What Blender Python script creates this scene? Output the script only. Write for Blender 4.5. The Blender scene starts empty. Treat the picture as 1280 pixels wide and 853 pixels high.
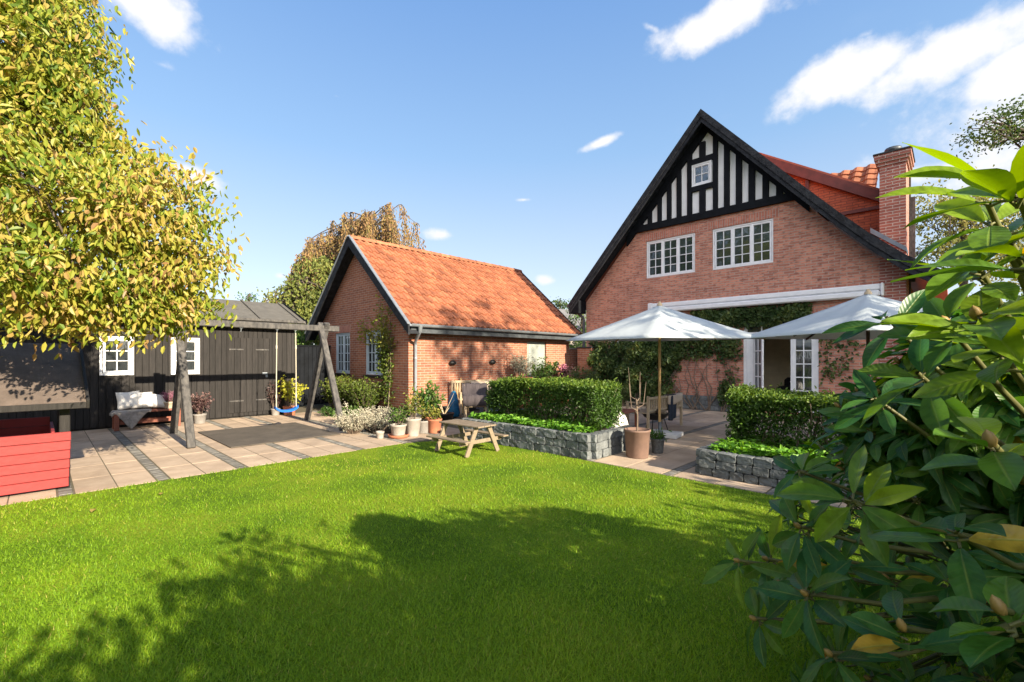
import bpy, bmesh, math, random
import numpy as np
from mathutils import Vector, Matrix
from mathutils.geometry import tessellate_polygon
R = math.radians
rnd = random.Random(7)
rng = np.random.default_rng(11)
SC = bpy.context.scene
COL = SC.collection

# ------------------------------------------------------------------ camera
FOC, HZ, EYE = 569.0, 448.0, 1.5           # focal length and horizon in the 1280 px photograph, eye height
AZ = R(44.03)
FX, FY = math.cos(AZ), math.sin(AZ)        # view direction on the ground; right is (FY, -FX)
cam_d = bpy.data.cameras.new("camera"); cam = bpy.data.objects.new("camera", cam_d)
COL.objects.link(cam)
cam.location = (0, 0, EYE); cam.rotation_euler = (R(90), 0, AZ - R(90))
cam_d.sensor_width = 36; cam_d.lens = FOC / 1280 * 36; cam_d.shift_y = 0.0168
cam_d.clip_start = 0.05; cam_d.clip_end = 3000
SC.camera = cam

def direction(px, py):
    r = (px - 640) / FOC; z = (HZ - py) / FOC
    return Vector((FX + r * FY, FY - r * FX, z))
def at(px, py, d):                          # point at depth d metres seen at a pixel
    return Vector((0, 0, EYE)) + direction(px, py) * d
def on_ground(px, py, z=0.0):
    v = direction(px, py); return Vector((0, 0, EYE)) + v * ((z - EYE) / v.z)
def on_x(px, py, x):
    v = direction(px, py); return Vector((0, 0, EYE)) + v * (x / v.x)
def on_y(px, py, y):
    v = direction(px, py); return Vector((0, 0, EYE)) + v * (y / v.y)

# ------------------------------------------------------------------ light
SUN_TO = Vector((-0.03, -1.0, 0.407)).normalized()
sun_d = bpy.data.lights.new("sun", "SUN"); sun = bpy.data.objects.new("sun", sun_d); COL.objects.link(sun)
sun_d.energy = 5.0; sun_d.angle = R(0.55); sun_d.color = (1.0, 0.86, 0.65)
sun.rotation_euler = SUN_TO.to_track_quat("Z", "Y").to_euler(); sun.location = (0, -20, 20)
EL = math.asin(SUN_TO.z); SAZ = math.atan2(SUN_TO.x, SUN_TO.y)
SC.view_settings.view_transform = "Standard"; SC.view_settings.look = "None"
SC.view_settings.exposure = 1.46; SC.view_settings.gamma = 1.0; SC.view_settings.use_curve_mapping = False
SC.cycles.max_bounces = 7; SC.cycles.diffuse_bounces = 3; SC.cycles.glossy_bounces = 2
SC.cycles.transmission_bounces = 3; SC.cycles.transparent_max_bounces = 4
SC.cycles.caustics_reflective = False; SC.cycles.caustics_refractive = False

def ramp(N, stops, interp="LINEAR"):
    r = N.new("ShaderNodeValToRGB"); r.color_ramp.interpolation = interp
    e = r.color_ramp.elements
    while len(e) < len(stops): e.new(0.5)
    for i, (p, c) in enumerate(stops):
        e[i].position = p; e[i].color = (*c, 1)
    return r
W = bpy.data.worlds.new("World"); SC.world = W; W.use_nodes = True
def build_sky():
    nt = W.node_tree; N = nt.nodes; L = nt.links; N.clear()
    out = N.new("ShaderNodeOutputWorld"); bg = N.new("ShaderNodeBackground"); L.new(bg.outputs[0], out.inputs[0])
    bg.inputs[1].default_value = 0.127
    sky = N.new("ShaderNodeTexSky"); sky.sky_type = "NISHITA"; sky.sun_disc = False
    sky.sun_elevation = EL; sky.sun_rotation = SAZ; sky.air_density = 0.85; sky.dust_density = 0.5; sky.ozone_density = 2.0
    tc = N.new("ShaderNodeTexCoord")
    def math_(op, a, b=None, c=None, clamp=False):
        n = N.new("ShaderNodeMath"); n.operation = op; n.use_clamp = clamp
        for i, v in enumerate((a, b, c)):
            if v is None: continue
            if isinstance(v, (int, float)): n.inputs[i].default_value = v
            else: L.new(v, n.inputs[i])
        return n.outputs[0]
    def noise(scale, detail, rough, stretch):
        m = N.new("ShaderNodeMapping"); m.inputs["Scale"].default_value = stretch; L.new(tc.outputs["Generated"], m.inputs[0])
        n = N.new("ShaderNodeTexNoise"); n.inputs["Scale"].default_value = scale; n.inputs["Detail"].default_value = detail
        n.inputs["Roughness"].default_value = rough; L.new(m.outputs[0], n.inputs["Vector"]); return n.outputs[0]
    n1 = noise(9.0, 8, 0.60, (1, 1, 1.15)); n2 = noise(2.2, 5, 0.6, (1, 1, 2.2))
    n1c = math_("SUBTRACT", n1, 0.5)
    # clouds: photo pixel of the centre (only to get a compass direction), angular half sizes, tilt, weight
    clouds = [(188, 10, .125, .065, -10, .85), (205, 82, .075, .03, 0, .40), (250, 222, .085, .035, -18, .85),
              (551, 294, .05, .024, 0, .95), (681, 351, .04, .02, 0, .9), (752, 178, .07, .016, 18, .85),
              (908, 26, .15, .05, 4, 1.0), (1085, 42, .06, .03, 0, .4), (1062, 90, .13, .05, 8, 1.1), (1180, 68, .155, .055, 10, 1.0),
              (1285, 85, .11, .05, 10, 1.0), (655, 250, .05, .012, 0, .35), (420, 120, .04, .02, 0, .25), (815, 35, .08, .02, -30, .4),
              (1165, 215, .11, .035, 0, .8), (350, 345, .03, .02, 0, .4), (-420, 150, .4, .12, 0, 1.),
              (1700, 60, .5, .2, 0, 1.)]
    total = None
    for (px, py, sx, sy, tilt, wgt) in clouds:
        c = direction(px, py).normalized(); e1 = c.cross(Vector((0, 0, 1))).normalized(); e2 = e1.cross(c).normalized()
        ct, st = math.cos(R(tilt)), math.sin(R(tilt)); a1 = e1 * ct + e2 * st; a2 = e2 * ct - e1 * st
        def dot(v):
            n = N.new("ShaderNodeVectorMath"); n.operation = "DOT_PRODUCT"; L.new(tc.outputs["Generated"], n.inputs[0]); n.inputs[1].default_value = v; return n.outputs["Value"]
        a = dot(a1 / sx); b = dot(a2 / sy)
        rr = math_("SQRT", math_("ADD", math_("MULTIPLY", a, a), math_("MULTIPLY", b, b)))
        behind = math_("LESS_THAN", dot(c), 0.6)
        m = math_("MULTIPLY_ADD", behind, -8.0, math_("MULTIPLY_ADD", rr, -0.95, 0.90 * wgt))
        total = m if total is None else math_("MAXIMUM", total, m)
    k = math_("ADD", total, math_("MULTIPLY", n1c, 1.7))
    wisps = math_("MULTIPLY", math_("SUBTRACT", n2, 0.62, clamp=True), 0.35)
    gate = math_("MULTIPLY_ADD", total, 2.2, 0.75, clamp=True)
    mr = N.new("ShaderNodeMapRange"); mr.interpolation_type = "SMOOTHSTEP"; L.new(k, mr.inputs[0])
    mr.inputs[1].default_value = 0.10; mr.inputs[2].default_value = 0.62; mr.inputs[3].default_value = 0; mr.inputs[4].default_value = 1
    # unseen bright sky patch added behind the viewpoint to lift the shaded walls
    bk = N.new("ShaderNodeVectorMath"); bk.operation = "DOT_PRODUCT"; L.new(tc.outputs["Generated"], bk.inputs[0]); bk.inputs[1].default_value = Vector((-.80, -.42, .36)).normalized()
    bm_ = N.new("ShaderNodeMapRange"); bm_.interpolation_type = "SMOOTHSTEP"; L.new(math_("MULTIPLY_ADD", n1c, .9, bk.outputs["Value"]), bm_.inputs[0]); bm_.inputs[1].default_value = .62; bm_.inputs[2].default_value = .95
    mask = math_("MINIMUM", math_("ADD", math_("MULTIPLY", mr.outputs[0], gate), wisps), 0.96)
    mix = N.new("ShaderNodeMix"); mix.data_type = "RGBA"
    # sky colour ramp, paler towards the horizon; unseen zenith darkened to deepen lawn shade
    sz = N.new("ShaderNodeSeparateXYZ"); L.new(tc.outputs["Generated"], sz.inputs[0])
    sky_ramp = ramp(N, [(0, (2.45, 2.5, 2.65)), (.14, (2.05, 2.3, 2.6)), (.40, (1.0, 1.65, 2.55)), (.62, (.6, 1.2, 2.35)), (.85, (.10, .28, .7))]); L.new(sz.outputs[2], sky_ramp.inputs[0])
    vm = N.new("ShaderNodeMix"); vm.data_type = "RGBA"; vm.inputs[0].default_value = .8
    L.new(sky.outputs[0], vm.inputs[6]); L.new(sky_ramp.outputs[0], vm.inputs[7])
    L.new(mask, mix.inputs[0]); L.new(vm.outputs[2], mix.inputs[6]); mix.inputs[7].default_value = (3.0, 3.0, 3.1, 1)
    fill_sky = N.new("ShaderNodeMix"); fill_sky.data_type = "RGBA"; L.new(bm_.outputs[0], fill_sky.inputs[0]); L.new(mix.outputs[2], fill_sky.inputs[6]); fill_sky.inputs[7].default_value = (7.6, 7.5, 7.8, 1)
    L.new(fill_sky.outputs[2], bg.inputs[0])
build_sky()

# ------------------------------------------------------------------ materials
def new_mat(name):
    m = bpy.data.materials.new(name); m.use_nodes = True
    return m, m.node_tree.nodes, m.node_tree.links, m.node_tree.nodes["Principled BSDF"]
def mat(name, c1, c2=None, scale=6, rough=.7, metal=0, bump=0, stretch=(1, 1, 1), detail=5, spec=.4, bscale=None, tint=0.0):
    """plain surface: two tones mottled by noise, optional bump, optional piece-to-piece variation"""
    m, N, L, P = new_mat(name)
    P.inputs["Roughness"].default_value = rough; P.inputs["Metallic"].default_value = metal
    P.inputs["Specular IOR Level"].default_value = spec
    c2 = c2 or tuple(x * .75 for x in c1)
    tc = N.new("ShaderNodeTexCoord"); mp = N.new("ShaderNodeMapping"); mp.inputs["Scale"].default_value = stretch
    L.new(tc.outputs["Object"], mp.inputs[0])
    n = N.new("ShaderNodeTexNoise"); n.inputs["Scale"].default_value = scale; n.inputs["Detail"].default_value = detail; n.inputs["Roughness"].default_value = .65
    L.new(mp.outputs[0], n.inputs["Vector"])
    r = ramp(N, [(.32, c2), (.68, c1)]); L.new(n.outputs[0], r.inputs[0])
    colour = r.outputs[0]
    if tint:
        at_ = N.new("ShaderNodeAttribute"); at_.attribute_name = "tint"
        h = N.new("ShaderNodeHueSaturation"); mr = N.new("ShaderNodeMapRange")
        L.new(at_.outputs["Fac"], mr.inputs[0]); mr.inputs[3].default_value = 1 - tint; mr.inputs[4].default_value = 1 + tint
        L.new(mr.outputs[0], h.inputs["Value"]); L.new(colour, h.inputs["Color"]); colour = h.outputs[0]
    L.new(colour, P.inputs["Base Color"])
    if bump:
        n2 = N.new("ShaderNodeTexNoise"); n2.inputs["Scale"].default_value = bscale or scale * 4; n2.inputs["Detail"].default_value = 4
        L.new(mp.outputs[0], n2.inputs["Vector"])
        b = N.new("ShaderNodeBump"); b.inputs["Strength"].default_value = bump; b.inputs["Distance"].default_value = .02
        L.new(n2.outputs[0], b.inputs["Height"]); L.new(b.outputs[0], P.inputs["Normal"])
    return m
def brick_mat(name, c1, c2, mortar, dirt=(.2, .12, .1), soldier=False, dark=.0):
    m, N, L, P = new_mat(name)
    P.inputs["Roughness"].default_value = .85; P.inputs["Specular IOR Level"].default_value = .25
    tc = N.new("ShaderNodeTexCoord"); sp = N.new("ShaderNodeSeparateXYZ"); L.new(tc.outputs["Object"], sp.inputs[0])
    ge = N.new("ShaderNodeNewGeometry"); sn = N.new("ShaderNodeSeparateXYZ"); L.new(ge.outputs["True Normal"], sn.inputs[0])
    ab = N.new("ShaderNodeMath"); ab.operation = "ABSOLUTE"; L.new(sn.outputs[0], ab.inputs[0])
    gt = N.new("ShaderNodeMath"); gt.operation = "GREATER_THAN"; L.new(ab.outputs[0], gt.inputs[0]); gt.inputs[1].default_value = .6
    mx = N.new("ShaderNodeMix"); L.new(gt.outputs[0], mx.inputs[0]); L.new(sp.outputs[0], mx.inputs[2]); L.new(sp.outputs[1], mx.inputs[3])
    cb = N.new("ShaderNodeCombineXYZ")
    if soldier: L.new(sp.outputs[2], cb.inputs[0]); L.new(mx.outputs[0], cb.inputs[1])
    else: L.new(mx.outputs[0], cb.inputs[0]); L.new(sp.outputs[2], cb.inputs[1])
    wob = N.new("ShaderNodeTexNoise"); wob.inputs["Scale"].default_value = 9; L.new(tc.outputs["Object"], wob.inputs["Vector"])
    vm = N.new("ShaderNodeVectorMath"); vm.operation = "MULTIPLY_ADD"; L.new(wob.outputs["Color"], vm.inputs[0]); vm.inputs[1].default_value = (.008, .005, 0); L.new(cb.outputs[0], vm.inputs[2])
    br = N.new("ShaderNodeTexBrick"); L.new(vm.outputs[0], br.inputs["Vector"])
    br.inputs["Scale"].default_value = 1; br.inputs["Brick Width"].default_value = .24 if not soldier else .5; br.inputs["Row Height"].default_value = .0667
    br.inputs["Mortar Size"].default_value = .0085; br.inputs["Mortar Smooth"].default_value = .25; br.inputs["Bias"].default_value = -.15
    br.inputs["Color1"].default_value = (*c1, 1); br.inputs["Color2"].default_value = (*c2, 1); br.inputs["Mortar"].default_value = (*mortar, 1)
    n = N.new("ShaderNodeTexNoise"); n.inputs["Scale"].default_value = 1.3; n.inputs["Detail"].default_value = 8; n.inputs["Roughness"].default_value = .75; L.new(tc.outputs["Object"], n.inputs["Vector"])
    r = ramp(N, [(.30, (.62, .58, .58)), (.5, (1, 1, 1)), (.72, (1.12, 1.06, 1.0))]); L.new(n.outputs[0], r.inputs[0])
    mul = N.new("ShaderNodeMix"); mul.data_type = "RGBA"; mul.blend_type = "MULTIPLY"; mul.inputs[0].default_value = .8
    L.new(br.outputs["Color"], mul.inputs[6]); L.new(r.outputs[0], mul.inputs[7])
    n3 = N.new("ShaderNodeTexNoise"); n3.inputs["Scale"].default_value = 16; n3.inputs["Detail"].default_value = 3
    mp = N.new("ShaderNodeMapping"); mp.inputs["Scale"].default_value = (.5, .5, 1.6); L.new(tc.outputs["Object"], mp.inputs[0]); L.new(mp.outputs[0], n3.inputs["Vector"])
    r3 = ramp(N, [(.36, (.42, .36, .38)), (.46, (1, 1, 1))]); L.new(n3.outputs[0], r3.inputs[0])
    mul2 = N.new("ShaderNodeMix"); mul2.data_type = "RGBA"; mul2.blend_type = "MULTIPLY"; mul2.inputs[0].default_value = .40 + dark
    L.new(mul.outputs[2], mul2.inputs[6]); L.new(r3.outputs[0], mul2.inputs[7])
    L.new(mul2.outputs[2], P.inputs["Base Color"])
    inv = N.new("ShaderNodeMath"); inv.operation = "SUBTRACT"; inv.inputs[0].default_value = 1; L.new(br.outputs["Fac"], inv.inputs[1])
    b = N.new("ShaderNodeBump"); b.inputs["Strength"].default_value = .7; b.inputs["Distance"].default_value = .008
    L.new(inv.outputs[0], b.inputs["Height"]); L.new(b.outputs[0], P.inputs["Normal"])
    return m
def leaf_mat(name, stops, trans=.35, rough=.5, spec=.35, vein=0):
    m, N, L, P = new_mat(name)
    a = N.new("ShaderNodeAttribute"); a.attribute_name = "tint"
    r = ramp(N, stops); L.new(a.outputs["Fac"], r.inputs[0])
    P.inputs["Roughness"].default_value = rough; P.inputs["Specular IOR Level"].default_value = spec
    L.new(r.outputs[0], P.inputs["Base Color"])
    t = N.new("ShaderNodeBsdfTranslucent"); h = N.new("ShaderNodeHueSaturation"); h.inputs["Value"].default_value = 1.5; h.inputs["Saturation"].default_value = 1.1; h.inputs["Hue"].default_value = .49
    L.new(r.outputs[0], h.inputs["Color"]); L.new(h.outputs[0], t.inputs["Color"])
    mx = N.new("ShaderNodeMixShader"); mx.inputs[0].default_value = trans
    L.new(P.outputs[0], mx.inputs[1]); L.new(t.outputs[0], mx.inputs[2]); L.new(mx.outputs[0], N["Material Output"].inputs[0])
    return m
def glass_mat(name, base=(.012, .016, .02), refl=.15):
    m, N, L, P = new_mat(name)
    P.inputs["Base Color"].default_value = (*base, 1); P.inputs["Roughness"].default_value = .25
    g = N.new("ShaderNodeBsdfGlossy"); g.inputs["Roughness"].default_value = .03; g.inputs["Color"].default_value = (.9, .95, 1, 1)
    n = N.new("ShaderNodeTexNoise"); n.inputs["Scale"].default_value = 3; b = N.new("ShaderNodeBump"); b.inputs["Strength"].default_value = .05; b.inputs["Distance"].default_value = .05
    L.new(n.outputs[0], b.inputs["Height"]); L.new(b.outputs[0], g.inputs["Normal"])
    mx = N.new("ShaderNodeMixShader"); mx.inputs[0].default_value = refl
    L.new(P.outputs[0], mx.inputs[1]); L.new(g.outputs[0], mx.inputs[2]); L.new(mx.outputs[0], N["Material Output"].inputs[0])
    return m

M = {}
M["brick_orange"] = brick_mat("orange_red_brick", (.37, .14, .08), (.25, .09, .058), (.36, .28, .22))
M["brick_house"] = brick_mat("weathered_red_brick", (.56, .25, .172), (.33, .13, .095), (.40, .32, .27), dark=.25)
M["brick_soldier"] = brick_mat("upright_red_brick", (.48, .19, .13), (.36, .135, .095), (.38, .31, .27), soldier=True)
M["brick_chimney"] = brick_mat("chimney_brick", (.34, .12, .09), (.25, .085, .07), (.46, .38, .34))
M["brick_tile"] = brick_mat("red_hung_tile", (.44, .12, .06), (.32, .085, .05), (.2, .07, .05))
M["tar"] = mat("black_tarred_plinth", (.02, .02, .022), scale=8, rough=.6)
M["black_wood"] = mat("black_painted_timber", (.010, .012, .016), (.005, .006, .008), scale=5, rough=.8, spec=.12, bump=.3, stretch=(1, 1, 1), tint=.2)
M["barge"] = mat("tarred_barge_board", (.03, .033, .04), (.006, .007, .01), scale=7, rough=.75, spec=.2, bump=.6, bscale=25)
M["plaster"] = mat("pale_plaster", (.80, .80, .81), (.72, .72, .74), scale=4, rough=.85)
M["white_paint"] = mat("white_paint", (.80, .81, .83), (.70, .72, .75), scale=5, rough=.45)
M["blue_paint"] = mat("pale_blue_paint", (.50, .58, .66), (.42, .50, .58), scale=5, rough=.5)
M["grey_paint"] = mat("worn_grey_door_paint", (.36, .39, .36), (.20, .23, .22), scale=2.2, rough=.6)
M["glass"] = glass_mat("window_glass"); M["glass_dark"] = glass_mat("dark_window_glass", refl=.10)
M["zinc"] = mat("zinc", (.36, .40, .44), (.26, .29, .33), scale=9, rough=.42, metal=.55)
M["zinc_dark"] = mat("dark_zinc", (.10, .115, .13), (.06, .07, .08), scale=9, rough=.5, metal=.4)
M["pantile"] = mat("orange_clay_pantile", (.36, .135, .066), (.22, .075, .04), scale=7, rough=.75, tint=.32, bump=.2)
M["old_tile"] = mat("old_red_tile", (.40, .11, .06), (.27, .07, .045), scale=7, rough=.75, tint=.2)
M["red_trim"] = mat("dark_red_rake_board", (.14, .035, .03), (.08, .022, .02), scale=5, rough=.6)
M["shed_wood"] = mat("weathered_black_boards", (.028, .025, .024), (.012, .011, .011), scale=3, rough=.8, bump=.4, stretch=(14, 14, 1), tint=.22)
M["felt"] = mat("grey_roofing_felt", (.125, .12, .11), (.085, .082, .076), scale=5, rough=.9, bump=.3, bscale=120)
M["brown_felt"] = mat("brown_board_roof", (.16, .125, .105), (.10, .078, .066), scale=5, rough=.9, bump=.4, bscale=60)
M["swing_wood"] = mat("weathered_grey_black_timber", (.115, .108, .102), (.03, .03, .032), scale=4, rough=.75, bump=.5, stretch=(4, 4, 1.2))
M["red_board"] = mat("red_painted_board", (.27, .026, .026), (.21, .022, .022), scale=4, rough=.6, bump=.15, tint=.1)
M["rope"] = mat("pale_rope", (.55, .50, .40), rough=.9, scale=60)
M["blue_plastic"] = mat("blue_plastic", (.01, .13, .52), (.01, .11, .45), rough=.35)
M["rubber"] = mat("rubber_mat", (.115, .098, .08), (.07, .06, .05), scale=3, rough=.95, bump=.2, bscale=200)
M["slab"] = mat("sandy_paving_slab", (.51, .40, .30), (.35, .265, .195), scale=2.6, rough=.9, bump=.35, bscale=45, tint=.13, detail=9)
M["sett"] = mat("grey_granite_sett", (.22, .21, .19), (.13, .125, .115), scale=14, rough=.85, bump=.5, bscale=40, tint=.25)
M["joint"] = mat("sandy_joint", (.16, .135, .10), (.09, .085, .05), scale=8, rough=1)
M["granite"] = mat("blue_grey_granite_block", (.165, .18, .185), (.075, .085, .09), scale=9, rough=.85, bump=1.0, bscale=22, tint=.28, detail=9)
M["soil"] = mat("dark_soil", (.045, .032, .022), (.02, .015, .01), scale=20, rough=1, bump=.6)
M["teak"] = mat("reddish_teak", (.26, .085, .05), (.18, .06, .04), scale=4, rough=.55, stretch=(2, 12, 12))
M["picnic"] = mat("weathered_pale_wood", (.27, .215, .15), (.17, .13, .09), scale=4, rough=.75, stretch=(9, 2, 9), bump=.2)
M["pale_wood"] = mat("pale_garden_wood", (.50, .40, .27), (.38, .29, .19), scale=5, rough=.65)
M["pole_wood"] = mat("parasol_pole_wood", (.48, .31, .13), (.38, .24, .10), scale=5, rough=.5)
M["dark_wood"] = mat("dark_brown_pole_wood", (.06, .03, .022), rough=.55)
M["terracotta"] = mat("terracotta", (.42, .16, .085), (.32, .12, .07), scale=7, rough=.85)
M["brown_pot"] = mat("brown_clay_pot", (.20, .125, .095), (.15, .095, .075), scale=7, rough=.75)
M["grey_pot"] = mat("grey_pot", (.30, .28, .26), (.20, .19, .18), scale=7, rough=.8)
M["pale_pot"] = mat("pale_stone_pot", (.40, .36, .32), (.29, .26, .23), scale=7, rough=.85)
M["cream_pot"] = mat("cream_pot", (.46, .38, .28), (.38, .31, .23), scale=7, rough=.8)
M["wicker"] = mat("grey_wicker", (.20, .21, .21), (.08, .085, .085), scale=40, rough=.8, bump=.8, stretch=(1, 1, 2))
M["white_cloth"] = mat("white_cloth", (.82, .80, .77), (.74, .72, .69), scale=4, rough=.9, bump=.3, bscale=14)
M["beige_cloth"] = mat("beige_cloth", (.58, .47, .36), (.48, .38, .29), scale=4, rough=.95, bump=.3)
M["navy_cloth"] = mat("dark_navy_cloth", (.03, .04, .06), (.02, .025, .04), scale=6, rough=.95)
M["dark_stripe"] = mat("dark_grey_throw", (.085, .07, .075), (.03, .026, .03), scale=9, rough=.95, stretch=(12, .6, .6))
M["fur"] = mat("grey_sheepskin", (.42, .39, .37), (.24, .225, .215), scale=12, rough=1, bump=1, bscale=60)
M["black_iron"] = mat("black_iron", (.018, .017, .016), rough=.5, scale=9)
M["blue_tub"] = mat("blue_grey_plastic", (.22, .33, .50), (.17, .26, .42), rough=.5)
M["teal_cloth"] = mat("teal_blue_cover", (.012, .16, .32), (.006, .05, .12), scale=4, rough=.5)
M["bark"] = mat("brown_grey_bark", (.12, .095, .075), (.06, .047, .038), scale=9, rough=.95, bump=.8, stretch=(2, 2, .5))
M["twig"] = mat("grey_brown_twig", (.20, .15, .11), (.12, .09, .07), scale=12, rough=.9)
M["pale_stone"] = mat("white_stone_slab", (.62, .62, .62), (.52, .52, .52), scale=7, rough=.8)
M["cream_wall"] = mat("cream_interior_wall", (.80, .70, .50), rough=.9, scale=2)
M["dark_fabric"] = mat("dark_sofa_fabric", (.012, .012, .014), rough=.8, scale=9)
M["green_door"] = mat("dark_green_gate_paint", (.008, .028, .026), (.005, .018, .017), rough=.5)
M["lead"] = mat("blue_grey_lead", (.16, .22, .27), (.11, .15, .19), rough=.5, scale=5, metal=.3)
M["slate"] = mat("grey_slate_roof", (.20, .20, .21), rough=.7, scale=4)

def canvas():
    m, N, L, P = new_mat("parasol_canvas"); P.inputs["Roughness"].default_value = .85; P.inputs["Specular IOR Level"].default_value = .15
    tc = N.new("ShaderNodeTexCoord"); n = N.new("ShaderNodeTexNoise"); n.inputs["Scale"].default_value = 2.2; n.inputs["Detail"].default_value = 3; L.new(tc.outputs["Object"], n.inputs["Vector"])
    r = ramp(N, [(.3, (.56, .62, .65)), (.7, (.63, .69, .72))]); L.new(n.outputs[0], r.inputs[0]); L.new(r.outputs[0], P.inputs["Base Color"])
    b = N.new("ShaderNodeBump"); b.inputs["Strength"].default_value = .35; b.inputs["Distance"].default_value = .05; L.new(n.outputs[0], b.inputs["Height"]); L.new(b.outputs[0], P.inputs["Normal"])
    t = N.new("ShaderNodeBsdfTranslucent"); t.inputs["Color"].default_value = (.72, .72, .60, 1)
    mx = N.new("ShaderNodeMixShader"); mx.inputs[0].default_value = .22
    L.new(P.outputs[0], mx.inputs[1]); L.new(t.outputs[0], mx.inputs[2]); L.new(mx.outputs[0], N["Material Output"].inputs[0])
    return m
M["canvas"] = canvas()
G = lambda *c: c
M["leaf_autumn"] = leaf_mat("autumn_leaf", [(0, G(.04, .09, .012)), (.22, G(.11, .18, .02)), (.45, G(.24, .28, .035)), (.66, G(.38, .34, .06)), (.84, G(.41, .30, .09)), (1, G(.27, .16, .07))], .34, .45)
M["leaf_willow"] = leaf_mat("russet_weeping_leaf", [(0, G(.16, .17, .05)), (.35, G(.25, .185, .065)), (.7, G(.30, .175, .075)), (1, G(.21, .13, .085))], .2, .7)
M["leaf_ivy"] = leaf_mat("olive_leaf", [(0, G(.05, .075, .018)), (.5, G(.14, .17, .035)), (1, G(.25, .25, .06))], .2, .6)
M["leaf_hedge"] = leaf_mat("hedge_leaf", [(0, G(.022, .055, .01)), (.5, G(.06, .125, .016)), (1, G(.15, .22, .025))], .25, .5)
M["leaf_cover"] = leaf_mat("fresh_ground_cover_leaf", [(0, G(.05, .15, .015)), (.5, G(.11, .27, .025)), (1, G(.19, .37, .04))], .3, .5)
M["leaf_vine"] = leaf_mat("climber_leaf", [(0, G(.03, .065, .02)), (.5, G(.07, .115, .03)), (.85, G(.13, .16, .04)), (1, G(.18, .12, .04))], .25, .5)
M["leaf_shrub"] = leaf_mat("mixed_shrub_leaf", [(0, G(.03, .06, .012)), (.5, G(.11, .15, .02)), (1, G(.30, .26, .05))], .3, .5)
M["leaf_green"] = leaf_mat("mid_green_leaf", [(0, G(.03, .075, .015)), (.5, G(.07, .145, .025)), (1, G(.16, .23, .045))], .3, .5)
M["leaf_yellow"] = leaf_mat("lime_yellow_leaf", [(0, G(.20, .25, .02)), (.5, G(.38, .40, .04)), (1, G(.55, .48, .08))], .35, .5)
M["leaf_silver"] = leaf_mat("silver_grey_leaf", [(0, G(.24, .25, .18)), (.5, G(.42, .40, .31)), (1, G(.56, .52, .42))], .15, .8)
M["leaf_purple"] = leaf_mat("dark_purple_leaf", [(0, G(.035, .018, .02)), (.6, G(.11, .06, .06)), (1, G(.24, .15, .13))], .2, .5)
M["heather"] = leaf_mat("pink_heather", [(0, G(.16, .06, .10)), (.5, G(.34, .12, .20)), (1, G(.45, .22, .30))], .2, .8)
M["pink_flower"] = leaf_mat("pink_flower", [(0, G(.55, .14, .28)), (1, G(.75, .35, .45))], .2, .7)
M["leaf_dark"] = leaf_mat("dark_tree_leaf", [(0, G(.025, .06, .012)), (.5, G(.06, .11, .02)), (1, G(.13, .17, .03))], .25, .5)
M["leaf_birch"] = leaf_mat("yellowing_tree_leaf", [(0, G(.10, .13, .03)), (.5, G(.24, .24, .06)), (1, G(.38, .31, .09))], .25, .6)
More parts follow.
